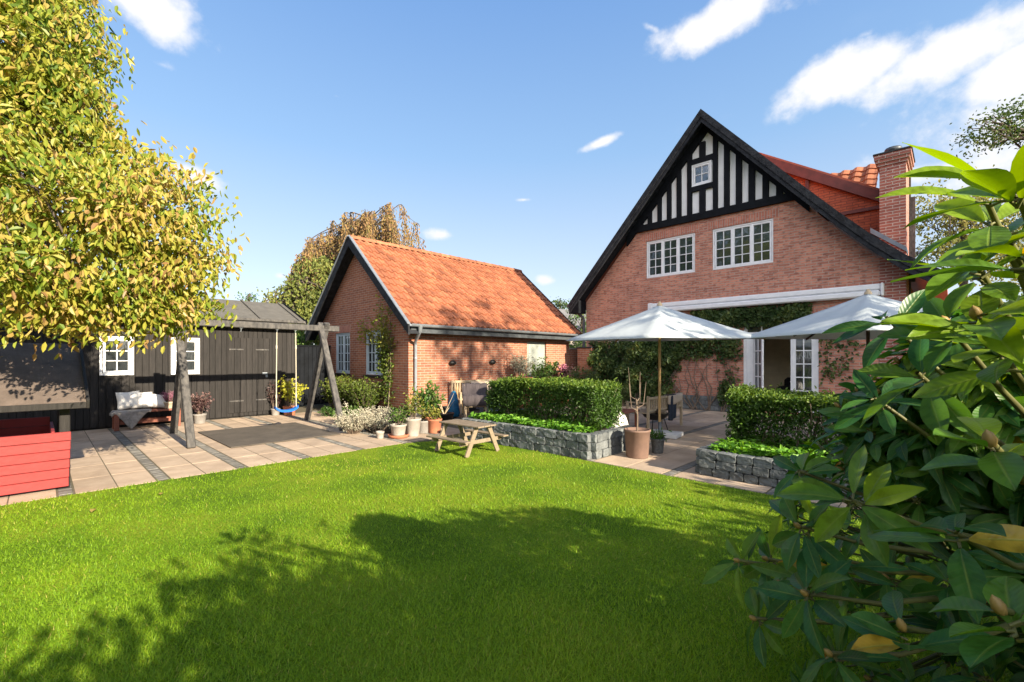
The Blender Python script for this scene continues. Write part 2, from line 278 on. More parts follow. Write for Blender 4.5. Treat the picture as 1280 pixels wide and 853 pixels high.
def rhodo_mat():
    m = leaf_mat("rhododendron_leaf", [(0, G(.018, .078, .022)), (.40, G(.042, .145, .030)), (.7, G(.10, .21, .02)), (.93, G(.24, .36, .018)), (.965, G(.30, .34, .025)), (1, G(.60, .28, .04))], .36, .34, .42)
    N, L = m.node_tree.nodes, m.node_tree.links; P = N["Principled BSDF"]
    col = P.inputs["Base Color"].links[0].from_socket
    ac = N.new("ShaderNodeAttribute"); ac.attribute_name = "across"; al = N.new("ShaderNodeAttribute"); al.attribute_name = "along"
    def mth(op, a, b=None):
        n = N.new("ShaderNodeMath"); n.operation = op
        for i, v in enumerate((a, b)):
            if v is None: continue
            if isinstance(v, (int, float)): n.inputs[i].default_value = v
            else: L.new(v, n.inputs[i])
        return n.outputs[0]
    q = mth("ABSOLUTE", ac.outputs["Fac"])
    rib = N.new("ShaderNodeMapRange"); L.new(q, rib.inputs[0]); rib.inputs[1].default_value = .03; rib.inputs[2].default_value = .11; rib.inputs[3].default_value = 1; rib.inputs[4].default_value = 0
    side = mth("SINE", mth("MULTIPLY", mth("SUBTRACT", al.outputs["Fac"], mth("MULTIPLY", q, .16)), 62.0))
    v = N.new("ShaderNodeMapRange"); L.new(side, v.inputs[0]); v.inputs[1].default_value = .72; v.inputs[2].default_value = 1
    tc = N.new("ShaderNodeTexCoord"); n = N.new("ShaderNodeTexNoise"); n.inputs["Scale"].default_value = 55; n.inputs["Detail"].default_value = 5; L.new(tc.outputs["Object"], n.inputs["Vector"])
    mot = ramp(N, [(.33, (.62, .60, .5)), (.5, (1, 1, 1)), (.75, (1.25, 1.2, 1.05))]); L.new(n.outputs[0], mot.inputs[0])
    m1 = N.new("ShaderNodeMix"); m1.data_type = "RGBA"; m1.blend_type = "MULTIPLY"; m1.inputs[0].default_value = .9; L.new(col, m1.inputs[6]); L.new(mot.outputs[0], m1.inputs[7])
    m2 = N.new("ShaderNodeMix"); m2.data_type = "RGBA"; m2.inputs[7].default_value = (.26, .34, .06, 1); L.new(mth("MAXIMUM", mth("MULTIPLY", rib.outputs[0], .55), mth("MULTIPLY", v.outputs[0], .10)), m2.inputs[0]); L.new(m1.outputs[2], m2.inputs[6])
    L.new(m2.outputs[2], P.inputs["Base Color"])
    h = mth("ADD", mth("MULTIPLY", rib.outputs[0], -.8), mth("MULTIPLY", side, .12))
    b = N.new("ShaderNodeBump"); b.inputs["Strength"].default_value = .5; b.inputs["Distance"].default_value = .002; L.new(h, b.inputs["Height"]); L.new(b.outputs[0], P.inputs["Normal"])
    rr = N.new("ShaderNodeMapRange"); L.new(n.outputs[0], rr.inputs[0]); rr.inputs[3].default_value = .26; rr.inputs[4].default_value = .52; L.new(rr.outputs[0], P.inputs["Roughness"])
    return m
M["leaf_rhodo"] = rhodo_mat()
M["rhodo_stem"] = mat("green_brown_stem", (.13, .14, .04), (.08, .075, .03), rough=.5)
M["bud"] = mat("ochre_bud", (.34, .22, .06), (.22, .15, .05), rough=.5, scale=30)
M["grass_blade"] = leaf_mat("grass_blade", [(0, G(.10, .21, .010)), (.5, G(.215, .365, .018)), (.9, G(.33, .45, .03)), (1, G(.46, .42, .10))], .42, .5, .3)
def lawn_mat():
    m, N, L, P = new_mat("lawn"); P.inputs["Roughness"].default_value = .95; P.inputs["Specular IOR Level"].default_value = .1
    tc = N.new("ShaderNodeTexCoord")
    n = N.new("ShaderNodeTexNoise"); n.inputs["Scale"].default_value = 1.1; n.inputs["Detail"].default_value = 4; L.new(tc.outputs["Object"], n.inputs["Vector"])
    f = N.new("ShaderNodeTexNoise"); f.inputs["Scale"].default_value = 55; f.inputs["Detail"].default_value = 6; L.new(tc.outputs["Object"], f.inputs["Vector"])
    ad = N.new("ShaderNodeMath"); ad.operation = "MULTIPLY_ADD"; L.new(f.outputs[0], ad.inputs[0]); ad.inputs[1].default_value = .9; L.new(n.outputs[0], ad.inputs[2])
    r = ramp(N, [(.62, G(.05, .10, .008)), (.95, G(.13, .23, .014)), (1, G(.20, .27, .02))]); L.new(ad.outputs[0], r.inputs[0]); L.new(r.outputs[0], P.inputs["Base Color"])
    b = N.new("ShaderNodeBump"); b.inputs["Strength"].default_value = 1; b.inputs["Distance"].default_value = .03; L.new(f.outputs[0], b.inputs["Height"]); L.new(b.outputs[0], P.inputs["Normal"])
    return m
M["lawn"] = lawn_mat()

# ------------------------------------------------------------------ object helpers
def tag(o, label=None, cat=None, group=None, kind=None):
    if label: o["label"] = label
    if cat: o["category"] = cat
    if group: o["group"] = group
    if kind: o["kind"] = kind
    return o
def thing(name, label, cat, loc=(0, 0, 0), rz=0, group=None):
    o = bpy.data.objects.new(name, None); o.empty_display_size = .2; COL.objects.link(o)
    o.location = loc; o.rotation_euler = (0, 0, rz)
    return tag(o, label, cat, group)
def copy_tree(o, parent=None):
    c = o.copy(); COL.objects.link(c)
    if parent: c.parent = parent
    for ch in list(o.children): copy_tree(ch, c)
    return c
ORIGIN = {}                                    # world position each container stands at, for parts given in world coordinates
def world_of(o):
    v = Vector((0, 0, 0))
    while o is not None: v = v + Vector(o.location); o = o.parent
    return v

class MB:
    """collects simple shapes; build() links them as ONE mesh object"""
    def __init__(s): s.v = []; s.f = []; s.t = []; s.sm = []; s.tint = .5
    def add(s, vs, fs, smooth=False):
        b = len(s.v); s.v += [tuple(x) for x in vs]; s.t += [s.tint] * len(vs)
        s.f += [tuple(i + b for i in f) for f in fs]; s.sm += [smooth] * len(fs); return s
    def box(s, lo, hi, mx=None):
        x0, y0, z0 = lo; x1, y1, z1 = hi
        vs = [Vector(p) for p in ((x0, y0, z0), (x1, y0, z0), (x1, y1, z0), (x0, y1, z0), (x0, y0, z1), (x1, y0, z1), (x1, y1, z1), (x0, y1, z1))]
        if mx is not None: vs = [mx @ p for p in vs]
        return s.add(vs, [(0, 3, 2, 1), (4, 5, 6, 7), (0, 1, 5, 4), (1, 2, 6, 5), (2, 3, 7, 6), (3, 0, 4, 7)])
    def cbox(s, lo, hi, c=.008, mx=None):       # chamfered box
        bm = bmesh.new(); bmesh.ops.create_cube(bm, size=1)
        for v in bm.verts: v.co = Vector([(a + b) / 2 + k * (b - a) for a, b, k in zip(lo, hi, v.co)])
        c = min(c, min(b - a for a, b in zip(lo, hi)) * .35)
        bmesh.ops.bevel(bm, geom=list(bm.edges), offset=c, segments=1, affect="EDGES")
        bm.verts.index_update(); vs = [(mx @ v.co if mx is not None else v.co.copy()) for v in bm.verts]
        s.add(vs, [tuple(v.index for v in f.verts) for f in bm.faces]); bm.free(); return s
    def bar(s, p0, p1, w, h, up=(0, 0, 1), c=0.006):
        p0, p1 = Vector(p0), Vector(p1); d = p1 - p0; l = d.length; z = d.normalized(); u = Vector(up)
        if abs(z.dot(u)) > .98: u = Vector((1, 0, 0))
        x = u.cross(z).normalized(); y = z.cross(x)
        mx = Matrix(((x.x, y.x, z.x, p0.x), (x.y, y.y, z.y, p0.y), (x.z, y.z, z.z, p0.z), (0, 0, 0, 1)))
        return s.cbox((-w / 2, -h / 2, 0), (w / 2, h / 2, l), c, mx)
    def tube(s, pts, rad, n=7, cap=True):
        pts = [Vector(p) for p in pts]; k = len(pts); rad = rad if hasattr(rad, "__len__") else [rad] * k
        vs = []; prev = None
        for i in range(k):
            t = (pts[min(i + 1, k - 1)] - pts[max(i - 1, 0)]).normalized()
            if prev is None:
                a = Vector((0, 0, 1)) if abs(t.z) < .9 else Vector((1, 0, 0)); x = a.cross(t).normalized()
            else: x = (prev - t * prev.dot(t)).normalized()
            prev = x; y = t.cross(x)
            vs += [pts[i] + (x * math.cos(j * 2 * math.pi / n) + y * math.sin(j * 2 * math.pi / n)) * rad[i] for j in range(n)]
        fs = [(i * n + j, i * n + (j + 1) % n, (i + 1) * n + (j + 1) % n, (i + 1) * n + j) for i in range(k - 1) for j in range(n)]
        s.add(vs, fs, True)
        if cap:
            s.add(vs[:n], [tuple(range(n - 1, -1, -1))]); s.add(vs[-n:], [tuple(range(n))])
        return s
    def lathe(s, prof, c=(0, 0, 0), n=20, sx=1, sy=1):
        c = Vector(c); vs = [c + Vector((r * math.cos(j * 2 * math.pi / n) * sx, r * math.sin(j * 2 * math.pi / n) * sy, z)) for r, z in prof for j in range(n)]
        fs = [(i * n + j, i * n + (j + 1) % n, (i + 1) * n + (j + 1) % n, (i + 1) * n + j) for i in range(len(prof) - 1) for j in range(n)]
        return s.add(vs, fs, True)
    def prism(s, poly, w0, w1, fn):             # polygon in (u,v) swept from w0 to w1; fn(u,v,w) gives the point
        n = len(poly); tri = tessellate_polygon([[Vector((u, v, 0)) for u, v in poly]])
        a = [fn(u, v, w0) for u, v in poly]; b = [fn(u, v, w1) for u, v in poly]
        s.add(a, [tuple(t) for t in tri]); s.add(b, [tuple(reversed(t)) for t in tri])
        for i in range(n):
            j = (i + 1) % n; s.add([a[i], a[j], b[j], b[i]], [(0, 1, 2, 3)])
        return s
    def sheet(s, outer, holes, fn, w=0.0, depth=0.0):   # a wall face with real openings and their reveals
        polys = [[Vector((u, v, 0)) for u, v in outer]] + [[Vector((u, v, 0)) for u, v in h] for h in holes]
        flat = [p for q in polys for p in q]
        s.add([fn(p.x, p.y, w) for p in flat], [tuple(t) for t in tessellate_polygon(polys)])
        if depth:
            for h in holes:
                for i in range(len(h)):
                    (u0, v0), (u1, v1) = h[i], h[(i + 1) % len(h)]
                    s.add([fn(u0, v0, w), fn(u1, v1, w), fn(u1, v1, w + depth), fn(u0, v0, w + depth)], [(0, 1, 2, 3)])
        return s
    def build(s, name, m, parent=None, world=False, off=None):
        me = bpy.data.meshes.new(name); o = bpy.data.objects.new(name, me)
        vs = s.v
        if parent is not None and world: off = world_of(parent)
        if off is not None: vs = [(x - off[0], y - off[1], z - off[2]) for x, y, z in vs]
        me.from_pydata(vs, [], s.f); me.polygons.foreach_set("use_smooth", s.sm)
        a = me.attributes.new("tint", "FLOAT", "POINT"); a.data.foreach_set("value", s.t)
        if m is not None: me.materials.append(M[m] if isinstance(m, str) else m)
        COL.objects.link(o)
        if parent is not None: o.parent = parent
        elif off is not None: o.location = off
        bm = bmesh.new(); bm.from_mesh(me); bmesh.ops.recalc_face_normals(bm, faces=bm.faces); bm.to_mesh(me); bm.free()
        return o
def struct(name, mb, m): return tag(mb.build(name, m), kind="structure")

def np_mesh(name, V, Fq, tint, m, parent=None, loc=None, smooth=False):
    me = bpy.data.meshes.new(name); k = Fq.shape[1]
    me.vertices.add(len(V)); me.vertices.foreach_set("co", V.astype(np.float32).ravel())
    me.loops.add(Fq.size); me.loops.foreach_set("vertex_index", Fq.astype(np.int32).ravel())
    me.polygons.add(len(Fq)); me.polygons.foreach_set("loop_start", np.arange(0, Fq.size, k, dtype=np.int32))
    me.polygons.foreach_set("use_smooth", np.full(len(Fq), smooth))
    me.update(calc_edges=True)
    a = me.attributes.new("tint", "FLOAT", "POINT"); a.data.foreach_set("value", tint.astype(np.float32))
    me.materials.append(M[m])
    o = bpy.data.objects.new(name, me); COL.objects.link(o)
    if parent is not None: o.parent = parent
    if loc is not None: o.location = loc
    return o
def unit(a): return a / np.maximum(np.linalg.norm(a, axis=1, keepdims=True), 1e-9)
def leaf_object(name, P, D, Nn, Ln, Wd, tint, m, parent=None, fold=.3, bend=.18, off=None):
    """one mesh of folded, slightly bent leaves: base points P, axes D, normals Nn"""
    P = np.asarray(P, float); n = len(P); D = unit(np.asarray(D, float)); S = unit(np.cross(D, Nn)); Nn = np.cross(S, D)
    if off is not None: P = P - np.array(off)
    elif parent is not None: P = P - np.array(world_of(parent))
    Ln = np.broadcast_to(Ln, n)[:, None]; Wd = np.broadcast_to(Wd, n)[:, None]
    h = Nn * Wd * .5 * fold; dn = Nn * Ln * bend
    V = np.stack([P, P + D * Ln * .32 + S * Wd * .46 + h, P + D * Ln * .7 + S * Wd * .4 + h - dn * .5, P + D * Ln - dn,
                  P + D * Ln * .7 - S * Wd * .4 + h - dn * .5, P + D * Ln * .32 - S * Wd * .46 + h], 1).reshape(-1, 3)
    b = np.arange(n)[:, None] * 6
    Fq = np.concatenate([b + np.array([0, 3, 2, 1]), b + np.array([0, 5, 4, 3])], 0)
    return np_mesh(name, V, Fq, np.repeat(tint, 6), m, parent)
def scatter_dirs(n, up=0.0, down=0.0):
    d = unit(rng.normal(size=(n, 3))); d[:, 2] += up - down
    return unit(d)
def clumps(ells, n_clump, per, spread, shell=.55, zmin=None, keep=None):
    """leaf points: clumps spread through the outer part of ellipsoids, so the outline is uneven"""
    vol = np.array([e[1][0] * e[1][1] * e[1][2] for e in ells]) ** .67; cnt = np.maximum(1, (vol / vol.sum() * n_clump)).astype(int)
    C = []
    for (c, r), k in zip(ells, cnt):
        d = unit(rng.normal(size=(k, 3))); rad = shell + (1.08 - shell) * rng.random((k, 1)) ** .6
        C.append(np.array(c) + d * rad * np.array(r))
    C = np.concatenate(C)
    if zmin is not None: C = C[C[:, 2] > zmin]
    if keep is not None: C = C[keep(C)]
    sp = spread * (.6 + .8 * rng.random((len(C), 1)))
    P = np.repeat(C, per, 0) + np.clip(rng.normal(size=(len(C) * per, 3)), -1.7, 1.7) * np.repeat(sp, per, 0) * np.array([1, 1, .75])
    tone = np.repeat(rng.random(len(C)), per)
    return C, P, tone
def limb(mb, p0, p1, r0, r1, bow=.15, k=6):
    p0, p1 = Vector(p0), Vector(p1); l = (p1 - p0).length
    b = Vector((rnd.uniform(-1, 1), rnd.uniform(-1, 1), rnd.uniform(0, 1))) * bow * l
    pts = []; rs = []
    for i in range(k + 1):
        t = i / k; pts.append(p0.lerp(p1, t) + b * math.sin(math.pi * t) + Vector((rnd.uniform(-1, 1), rnd.uniform(-1, 1), 0)) * .02 * l * (0 < i < k))
        rs.append(r0 + (r1 - r0) * t)
    mb.tube(pts, rs, 6, cap=False)
# ================================================================== GROUND
def facing_x(c): return lambda u, v, w: (c + w, u, v)      # wall whose face looks to -X: u = Y, v = Z, w inward
def facing_y(c): return lambda u, v, w: (u, c + w, v)      # wall whose face looks to -Y: u = X, v = Z, w inward
def rect(u0, u1, v0, v1): return [(u0, v0), (u1, v0), (u1, v1), (u0, v1)]

m = MB(); m.add([(-900, -900, -.06), (900, -900, -.06), (900, 900, -.06), (-900, 900, -.06)], [(0, 1, 2, 3)])
struct("ground", m, "soil")
LAWN = [(-14, -16), (5.56, -16), (5.56, 6.2), (5.25, 6.62), (4.75, 6.86), (4.2, 6.95), (-14, 6.97)]
m = MB(); m.add([(x, y, 0) for x, y in LAWN], [tuple(range(len(LAWN)))])
m.add([(x, y, 0) for x, y in ((5.56, -16), (30, -16), (30, -3), (5.56, -3))], [(0, 1, 2, 3)])
struct("lawn", m, "lawn")
def in_lawn(x, y):
    lim = np.where(x < 4.2, 6.97, np.where(x < 4.75, 6.95 - (x - 4.2) * .164, np.where(x < 5.25, 6.86 - (x - 4.75) * .48, 6.62 - (x - 5.25) * 1.35)))
    return (x < 5.57) & (y < lim)

# paving: every slab its own tilt and tone, rows of small setts between, all one sheet of paving
base = MB(); base.add([(-14, 6.9, -.0036), (6.6, 6.9, -.0036), (6.6, 16, -.0036), (-14, 16, -.0036)], [(0, 1, 2, 3)])
base.add([(5.5, -3, -.0068), (16, -3, -.0068), (16, 10.2, -.0068), (5.5, 10.2, -.0068)], [(0, 1, 2, 3)])
base.add([(4.1, 6.3, -.0085), (5.6, 6.3, -.0085), (5.6, 7, -.0085), (4.1, 7, -.0085)], [(0, 1, 2, 3)])
struct("paving_bed", base, "joint")
def slab(mb, x0, x1, y0, y1, z=0.0):
    g = .006; mb.tint = rnd.random(); t = [rnd.uniform(-.0014, .0014) for _ in range(4)]
    a, b, c, d = (x0 + g, y0 + g), (x1 - g, y0 + g), (x1 - g, y1 - g), (x0 + g, y1 - g)
    top = [(p[0], p[1], z + k) for p, k in zip((a, b, c, d), t)]; bot = [(p[0], p[1], z - .05) for p in (a, b, c, d)]
    mb.add(top + bot, [(0, 1, 2, 3), (0, 4, 5, 1), (1, 5, 6, 2), (2, 6, 7, 3), (3, 7, 4, 0)])
slabs = MB(); setts = MB()
PITCH = .865
for k in range(-8, 7):
    xs = 1.055 + k * PITCH
    if xs > 6.0: continue
    y = 7.02
    while y < 13.0:
        setts.tint = rnd.random(); l = rnd.uniform(.10, .15); setts.cbox((xs - .062, y, -.05), (xs + .062, y + l - .008, rnd.uniform(-.002, .004)), .01); y += l
    for j in range(7):
        for i in range(2):
            x0 = xs + .07 + i * .3625
            slab(slabs, x0, x0 + .3625, 7.0 + (j - .1) * .86, 7.0 + (j + .9) * .86) if j else slab(slabs, x0, x0 + .3625, 6.97, 7.0 + .9 * .86)
for k in range(0, 9):                        # path and terrace by the house, the same slabs turned
    ys = -2.2 + k * PITCH * 1.4
    x = 5.6
    while x < 13.3:
        l = rnd.uniform(.10, .15)
        if not (ys > 6.5 and x < 6.3):
            setts.tint = rnd.random(); setts.cbox((x, ys - .06, -.05), (x + l - .008, ys + .06, rnd.uniform(-.004, .001)), .01)
        x += l
    for i in range(9):
        for j in range(2):
            y0 = ys + .07 + j * .535; x0 = 5.6 + i * .86
            if y0 + .5 > 6.95 and x0 < 6.2: continue
            slab(slabs, x0, x0 + .86, y0, y0 + .535, -.003)
struct("paving_slabs", slabs, "slab"); struct("paving_setts", setts, "sett")
soil = MB(); pts = [(4.55, 8.2), (5.0, 7.95), (5.7, 8.1), (6.45, 9.0), (6.47, 13.6), (5.9, 13.6), (5.45, 11.5), (4.9, 9.6)]
soil.prism(pts, -.02, .035, lambda u, v, w: (u, v, w)); struct("border_soil", soil, "soil")

# ================================================================== WINDOWS
def window(parent, fn, u0, u1, v0, v1, casements, rows, cols, paint="white_paint", glass="glass", w0=.03, sash=.05, label=None):
    """frame > glass; casements side by side, each with its own bars"""
    f = MB(); p = MB()
    def bx(a0, a1, b0, b1, w_out, w_in):
        q0 = fn(a0, b0, w_out); q1 = fn(a1, b1, w_in); f.cbox(tuple(min(a, b) for a, b in zip(q0, q1)), tuple(max(a, b) for a, b in zip(q0, q1)), .006)
    fr = .045
    bx(u0, u1, v0, v0 + fr, w0 - .012, w0 + .07); bx(u0, u1, v1 - fr, v1, w0 - .01, w0 + .07)
    bx(u0, u0 + fr, v0 + fr, v1 - fr, w0 - .008, w0 + .07); bx(u1 - fr, u1, v0 + fr, v1 - fr, w0 - .008, w0 + .07)
    cw = (u1 - u0 - 2 * fr) / casements
    for c in range(casements):
        a0 = u0 + fr + c * cw; a1 = a0 + cw; b0, b1 = v0 + fr, v1 - fr
        if c: bx(a0 - .02, a0 + .02, b0, b1, w0 - .006, w0 + .06)
        bx(a0 + .012, a1 - .012, b0 + .004, b0 + sash, w0 + .004, w0 + .05); bx(a0 + .012, a1 - .012, b1 - sash, b1 - .004, w0 + .004, w0 + .05)
        bx(a0 + .01, a0 + sash, b0 + sash, b1 - sash, w0 + .002, w0 + .05); bx(a1 - sash, a1 - .01, b0 + sash, b1 - sash, w0 + .002, w0 + .05)
        i0, i1, j0, j1 = a0 + sash, a1 - sash, b0 + sash, b1 - sash
        for k in range(1, cols): x = i0 + (i1 - i0) * k / cols; bx(x - .011, x + .011, j0, j1, w0 + .012, w0 + .045)
        for k in range(1, rows): y = j0 + (j1 - j0) * k / rows; bx(i0, i1, y - .011, y + .011, w0 + .015, w0 + .042)
        for k in range(rows):
            for q in range(cols):
                x0 = i0 + (i1 - i0) * q / cols; x1 = i0 + (i1 - i0) * (q + 1) / cols; y0 = j0 + (j1 - j0) * k / rows; y1 = j0 + (j1 - j0) * (k + 1) / rows
                e = [rnd.uniform(-.0035, .0035) for _ in range(3)]   # old panes never sit quite true
                p.add([fn(x0, y0, w0 + .034 + e[0]), fn(x1, y0, w0 + .034 + e[1]), fn(x1, y1, w0 + .034 + e[1] + e[2]), fn(x0, y1, w0 + .034 + e[0] + e[2])], [(0, 1, 2, 3)])
    o = f.build("window", paint, parent, world=True)
    g = p.build("pane", glass, o, off=world_of(parent))
    if label: o["label"] = label
    return o

# ================================================================== HOUSE
HX = 13.3; HC = 5.04
fx = facing_x(HX)
house = thing("house", "large red brick house with black and white timbered gable, white parasols before it", "house", (HX, HC, 0))
ROOF = [(9.62, 3.37), (9.25, 3.80), (HC, 8.44), (2.65, 5.72), (1.9, 4.88), (1.28, 4.22), (.7, 3.68), (.08, 3.24)]   # outer edge of the gable roof (Y, Z)
def roof_z(y):
    for (a, za), (b, zb) in zip(ROOF, ROOF[1:]):
        if b <= y <= a: return zb + (za - zb) * (y - b) / (a - b)
    return 2.6
BR_TOP = 5.52
w1 = [5.41, 6.95, 4.02, 5.18]; w2 = [3.36, 4.91, 4.01, 5.17]; w3 = [6.55, 8.25, 1.15, 2.27]
arch = [(2.36, .12), (4.09, .12), (4.09, 2.2)] + [(3.225 + .865 * math.cos(R(a)), 2.2 + .52 * math.sin(R(a))) for a in range(15, 180, 15)] + [(2.36, 2.2)]
yl = 9.23; yr = .79
def under(y): return roof_z(y) - .36
outer = [(yr, 0), (yl, 0), (yl, under(yl))]
ys = [7.37]; outer += [(7.37, under(7.37) if under(7.37) < BR_TOP else BR_TOP)]
yt = 7.55
outer = [(yr, 0), (yl, 0), (yl, under(yl)), (7.36, BR_TOP), (2.77, BR_TOP), (1.9, under(1.9)), (1.28, under(1.28)), (yr, under(yr))]
holes = [rect(*w1), rect(*w2), rect(*w3), arch]
mb = MB(); mb.sheet(outer, holes, fx, 0, .14)
mb.add([(HX, yl, 0), (22, yl, 0), (22, yl, under(yl)), (HX, yl, under(yl))], [(0, 1, 2, 3)])
mb.add([(HX, yr, 0), (22, yr, 0), (22, yr, under(yr)), (HX, yr, under(yr))], [(0, 1, 2, 3)])
wall_o = mb.build("wall", "brick_house", house, world=True)
for (a, b, c, d) in (w1, w2):               # upright bricks over the upper windows and the arch
    mb = MB(); mb.box((HX - .006, a - .14, d + .003), (HX + .03, b + .14, d + .225)); mb.build("lintel", "brick_soldier", wall_o, off=(HX, HC, 0))
mb = MB()
for k in range(27):
    a0 = R(12 + k * 156 / 27); a1 = R(12 + (k + 1) * 156 / 27 - .9)
    pol = [(3.225 + (.90 + e) * math.cos(t), 2.2 + (.55 + e) * math.sin(t)) for e, t in ((0, a0), (0, a1), (.22, a1), (.22, a0))]
    mb.tint = rnd.random(); mb.prism(pol, -.006, .02, fx)
mb.build("arch_lintel", M["brick_soldier"], wall_o, off=(HX, HC, 0))
mb = MB(); mb.box((HX - .03, yr, 0), (HX, 2.34, .42)); mb.box((HX - .03, 4.11, 0), (HX, yl, .42))
for z in (.01, .15, .29):
    y = .8
    while y < 9.1:
        l = min(rnd.uniform(.2, .4), 9.2 - y); mb.tint = rnd.random()
        if not (y + l > 2.3 and y < 4.15): mb.cbox((HX - .05, y, z), (HX - .02, y + l - .012, z + .128), .012)
        y += l
mb.build("plinth", "granite", house, world=True)
# timbered gable: plaster behind, black timber standing proud
mb = MB(); mb.sheet([(7.6, BR_TOP), (HC, 8.3), (2.6, BR_TOP)], [rect(4.91, 5.48, 6.5, 7.14)], fx, -.005, .1)
gable = mb.build("timbered_gable", "plaster", house, world=True)
mb = MB()
mb.box((HX - .092, 2.84, BR_TOP - .01), (HX - .003, 7.30, BR_TOP + .19))
def yx(px, py=300): return on_x(700 + px / 3.047, py, HX).y
pan = [(287, 304), (318, 338), (352, 375), (389, 411), (426, 448), (464, 488), (505, 534), (556, 586), (603, 628), (648, 673), (695, 721), (745, 774), (797, 826), (851, 872)]
edges = [(yx(a), yx(b)) for a, b in pan]     # white panel limits, left to right (Y falls)
def rake(y): return 8.44 - .47 - abs(y - HC) * (1.105 if y > HC else 1.14)
for (l, r), (l2, r2) in zip(edges, edges[1:]):
    a, b = r, l2                             # stud between two panels
    za, zb = rake(a), rake(b)
    if l2 == edges[7][0]:
        mb.prism(rect(b, a, BR_TOP + .18, 6.36), -.085, -.005, fx); mb.prism(rect(b, a, 7.3, min(za, zb)), -.085, -.005, fx); continue
    mb.prism([(a, BR_TOP + .18), (b, BR_TOP + .18), (b, max(zb, BR_TOP + .2)), (a, max(za, BR_TOP + .2))], -.085, -.005, fx)
for y0, y1 in ((7.6, HC), (HC, 2.55)):
    mb.prism([(y0, rake(y0)), (y1, rake(y1)), (y1, rake(y1) + .4), (y0, rake(y0) + .4)], -.09, -.008, fx)
mb.prism(rect(edges[7][1], edges[6][0], 7.14, 7.30), -.088, -.005, fx); mb.prism(rect(edges[7][1], edges[6][0], 6.36, 6.50), -.088, -.005, fx)
mb.build("timber", "black_wood", gable, off=(HX, HC, 0))
window(house, facing_x(HX - .09), 4.91, 5.48, 6.5, 7.14, 1, 2, 2)
window(house, facing_x(HX + .0), *w1, 3, 4, 2); window(house, facing_x(HX + .0), *w2, 3, 4, 2); window(house, facing_x(HX + .0), *w3, 4, 3, 2)
# roof body and black barge boards
RX = 12.78
mb = MB()
for (a, za), (b, zb) in zip(ROOF, ROOF[1:]):
    mb.prism([(a, za), (b, zb), (b, zb - .12), (a, za - .12)], 0, 9, facing_x(RX + .05))
roof_o = mb.build("roof", "old_tile", house, world=True)
mb = MB()
for (a, za), (b, zb) in zip(ROOF, ROOF[1:]):
    mb.prism([(a, za + .02), (b, zb + .02), (b, zb - .20), (a, za - .20)], 0, .05, facing_x(RX))
    mb.prism([(a, za - .19), (b, zb - .19), (b, zb - .34), (a, za - .34)], .03, .07, facing_x(RX))
    mb.prism([(a, za - .14), (b, zb - .14), (b, zb - .16), (a, za - .16)], .05, .60, facing_x(RX))
mb.build("barge_board", "barge", house, world=True)
mb = MB(); mb.prism([(9.62, 3.05), (9.23, 3.05), (9.23, 3.5), (9.62, 3.34)], .06, .5, facing_x(RX)); mb.build("eave_box", "black_wood", house, world=True)
# dormer, cross wing and chimney on the right-hand slope
DX = 14.15
cheek = [(3.9, 7.22), (.8, 5.22), (.8, 3.7), (1.28, 4.1), (2.65, 5.6)]
mb = MB(); mb.prism(cheek, 0, .1, facing_x(DX)); dorm = mb.build("dormer_cheek", "brick_tile", house, world=True)
mb = MB(); mb.prism([(4.0, 7.30), (.8, 5.24), (.8, 4.98), (4.0, 7.02)], -.14, -.02, facing_x(DX)); mb.box((DX - .07, .9, 5.12), (DX - .003, 2.25, 5.20))
mb.box((DX - .07, 2.72, 5.7), (DX - .003, 2.80, 6.22))
mb.build("rake_board", "red_trim", dorm, off=(HX, HC, 0))
mb = MB(); mb.prism([(4.0, 7.36), (.8, 5.30), (.8, 5.24), (4.0, 7.30)], 0, 4, facing_x(DX - .1)); mb.build("dormer_roof", "old_tile", house, world=True)
def pantiles(mb, O, U, V, Lu, Lv, tw=.215, tl=.33, n=6, h=.05):
    O, U, V = Vector(O), Vector(U).normalized(), Vector(V).normalized(); Nn = U.cross(V).normalized()
    if Nn.z < 0: Nn = -Nn
    prof = [(0, .0), (.12, .75), (.30, 1.0), (.50, .62), (.72, .08), (.9, -.06), (1.02, .12)]
    nu = int(round(Lu / tw)); nv = int(round(Lv / tl)); tw = Lu / nu; tl = Lv / nv
    for j in range(nv):
        off = rnd.uniform(-.004, .004)
        for i in range(nu):
            mb.tint = min(1, max(0, rnd.gauss(.5, .24))); dz = rnd.uniform(0, .005); dv = rnd.uniform(-.006, .006)
            rows = []
            for (v, e) in ((j * tl + dv, -.004), (j * tl + dv, .042), (min((j + 1) * tl + .03, Lv), .004)):
                rows.append([O + U * ((i + a) * tw + off) + V * v + Nn * (b * h * (1 if e > -.001 else .8) + e + dz) for a, b in prof])
            k = len(prof); vs = rows[0] + rows[1] + rows[2]
            mb.add(vs, [(r * k + q, r * k + q + 1, (r + 1) * k + q + 1, (r + 1) * k + q) for r in range(2) for q in range(k - 1)], False)
mb = MB(); pantiles(mb, (14.9, 2.75, 5.2), (0, -1, 0), (2.1, 0, 2.0), 1.25, 2.85, tw=.30); mb.build("cross_wing_roof", "pantile", house, world=True)
mb = MB(); mb.box((14.25, .70, .0), (14.40, .76, 6.05)); mb.box((14.26, .62, 3.3), (14.34, .70, 5.3)); mb.build("side_board", "swing_wood", house, world=True)
mb = MB(); mb.box((HX - .02, .73, 0), (14.2, 1.19, 5.86)); chim = mb.build("chimney", "brick_chimney", house, world=True)
mb = MB()
for k, (e, z0, z1) in enumerate(((.03, 5.86, 5.93), (.065, 5.93, 6.0), (.09, 6.0, 6.10))): mb.box((HX - .02 - e, .73 - e, z0), (14.2 + e, 1.19 + e, z1))
mb.build("chimney_crown", "brick_chimney", chim, off=(HX, HC, 0))
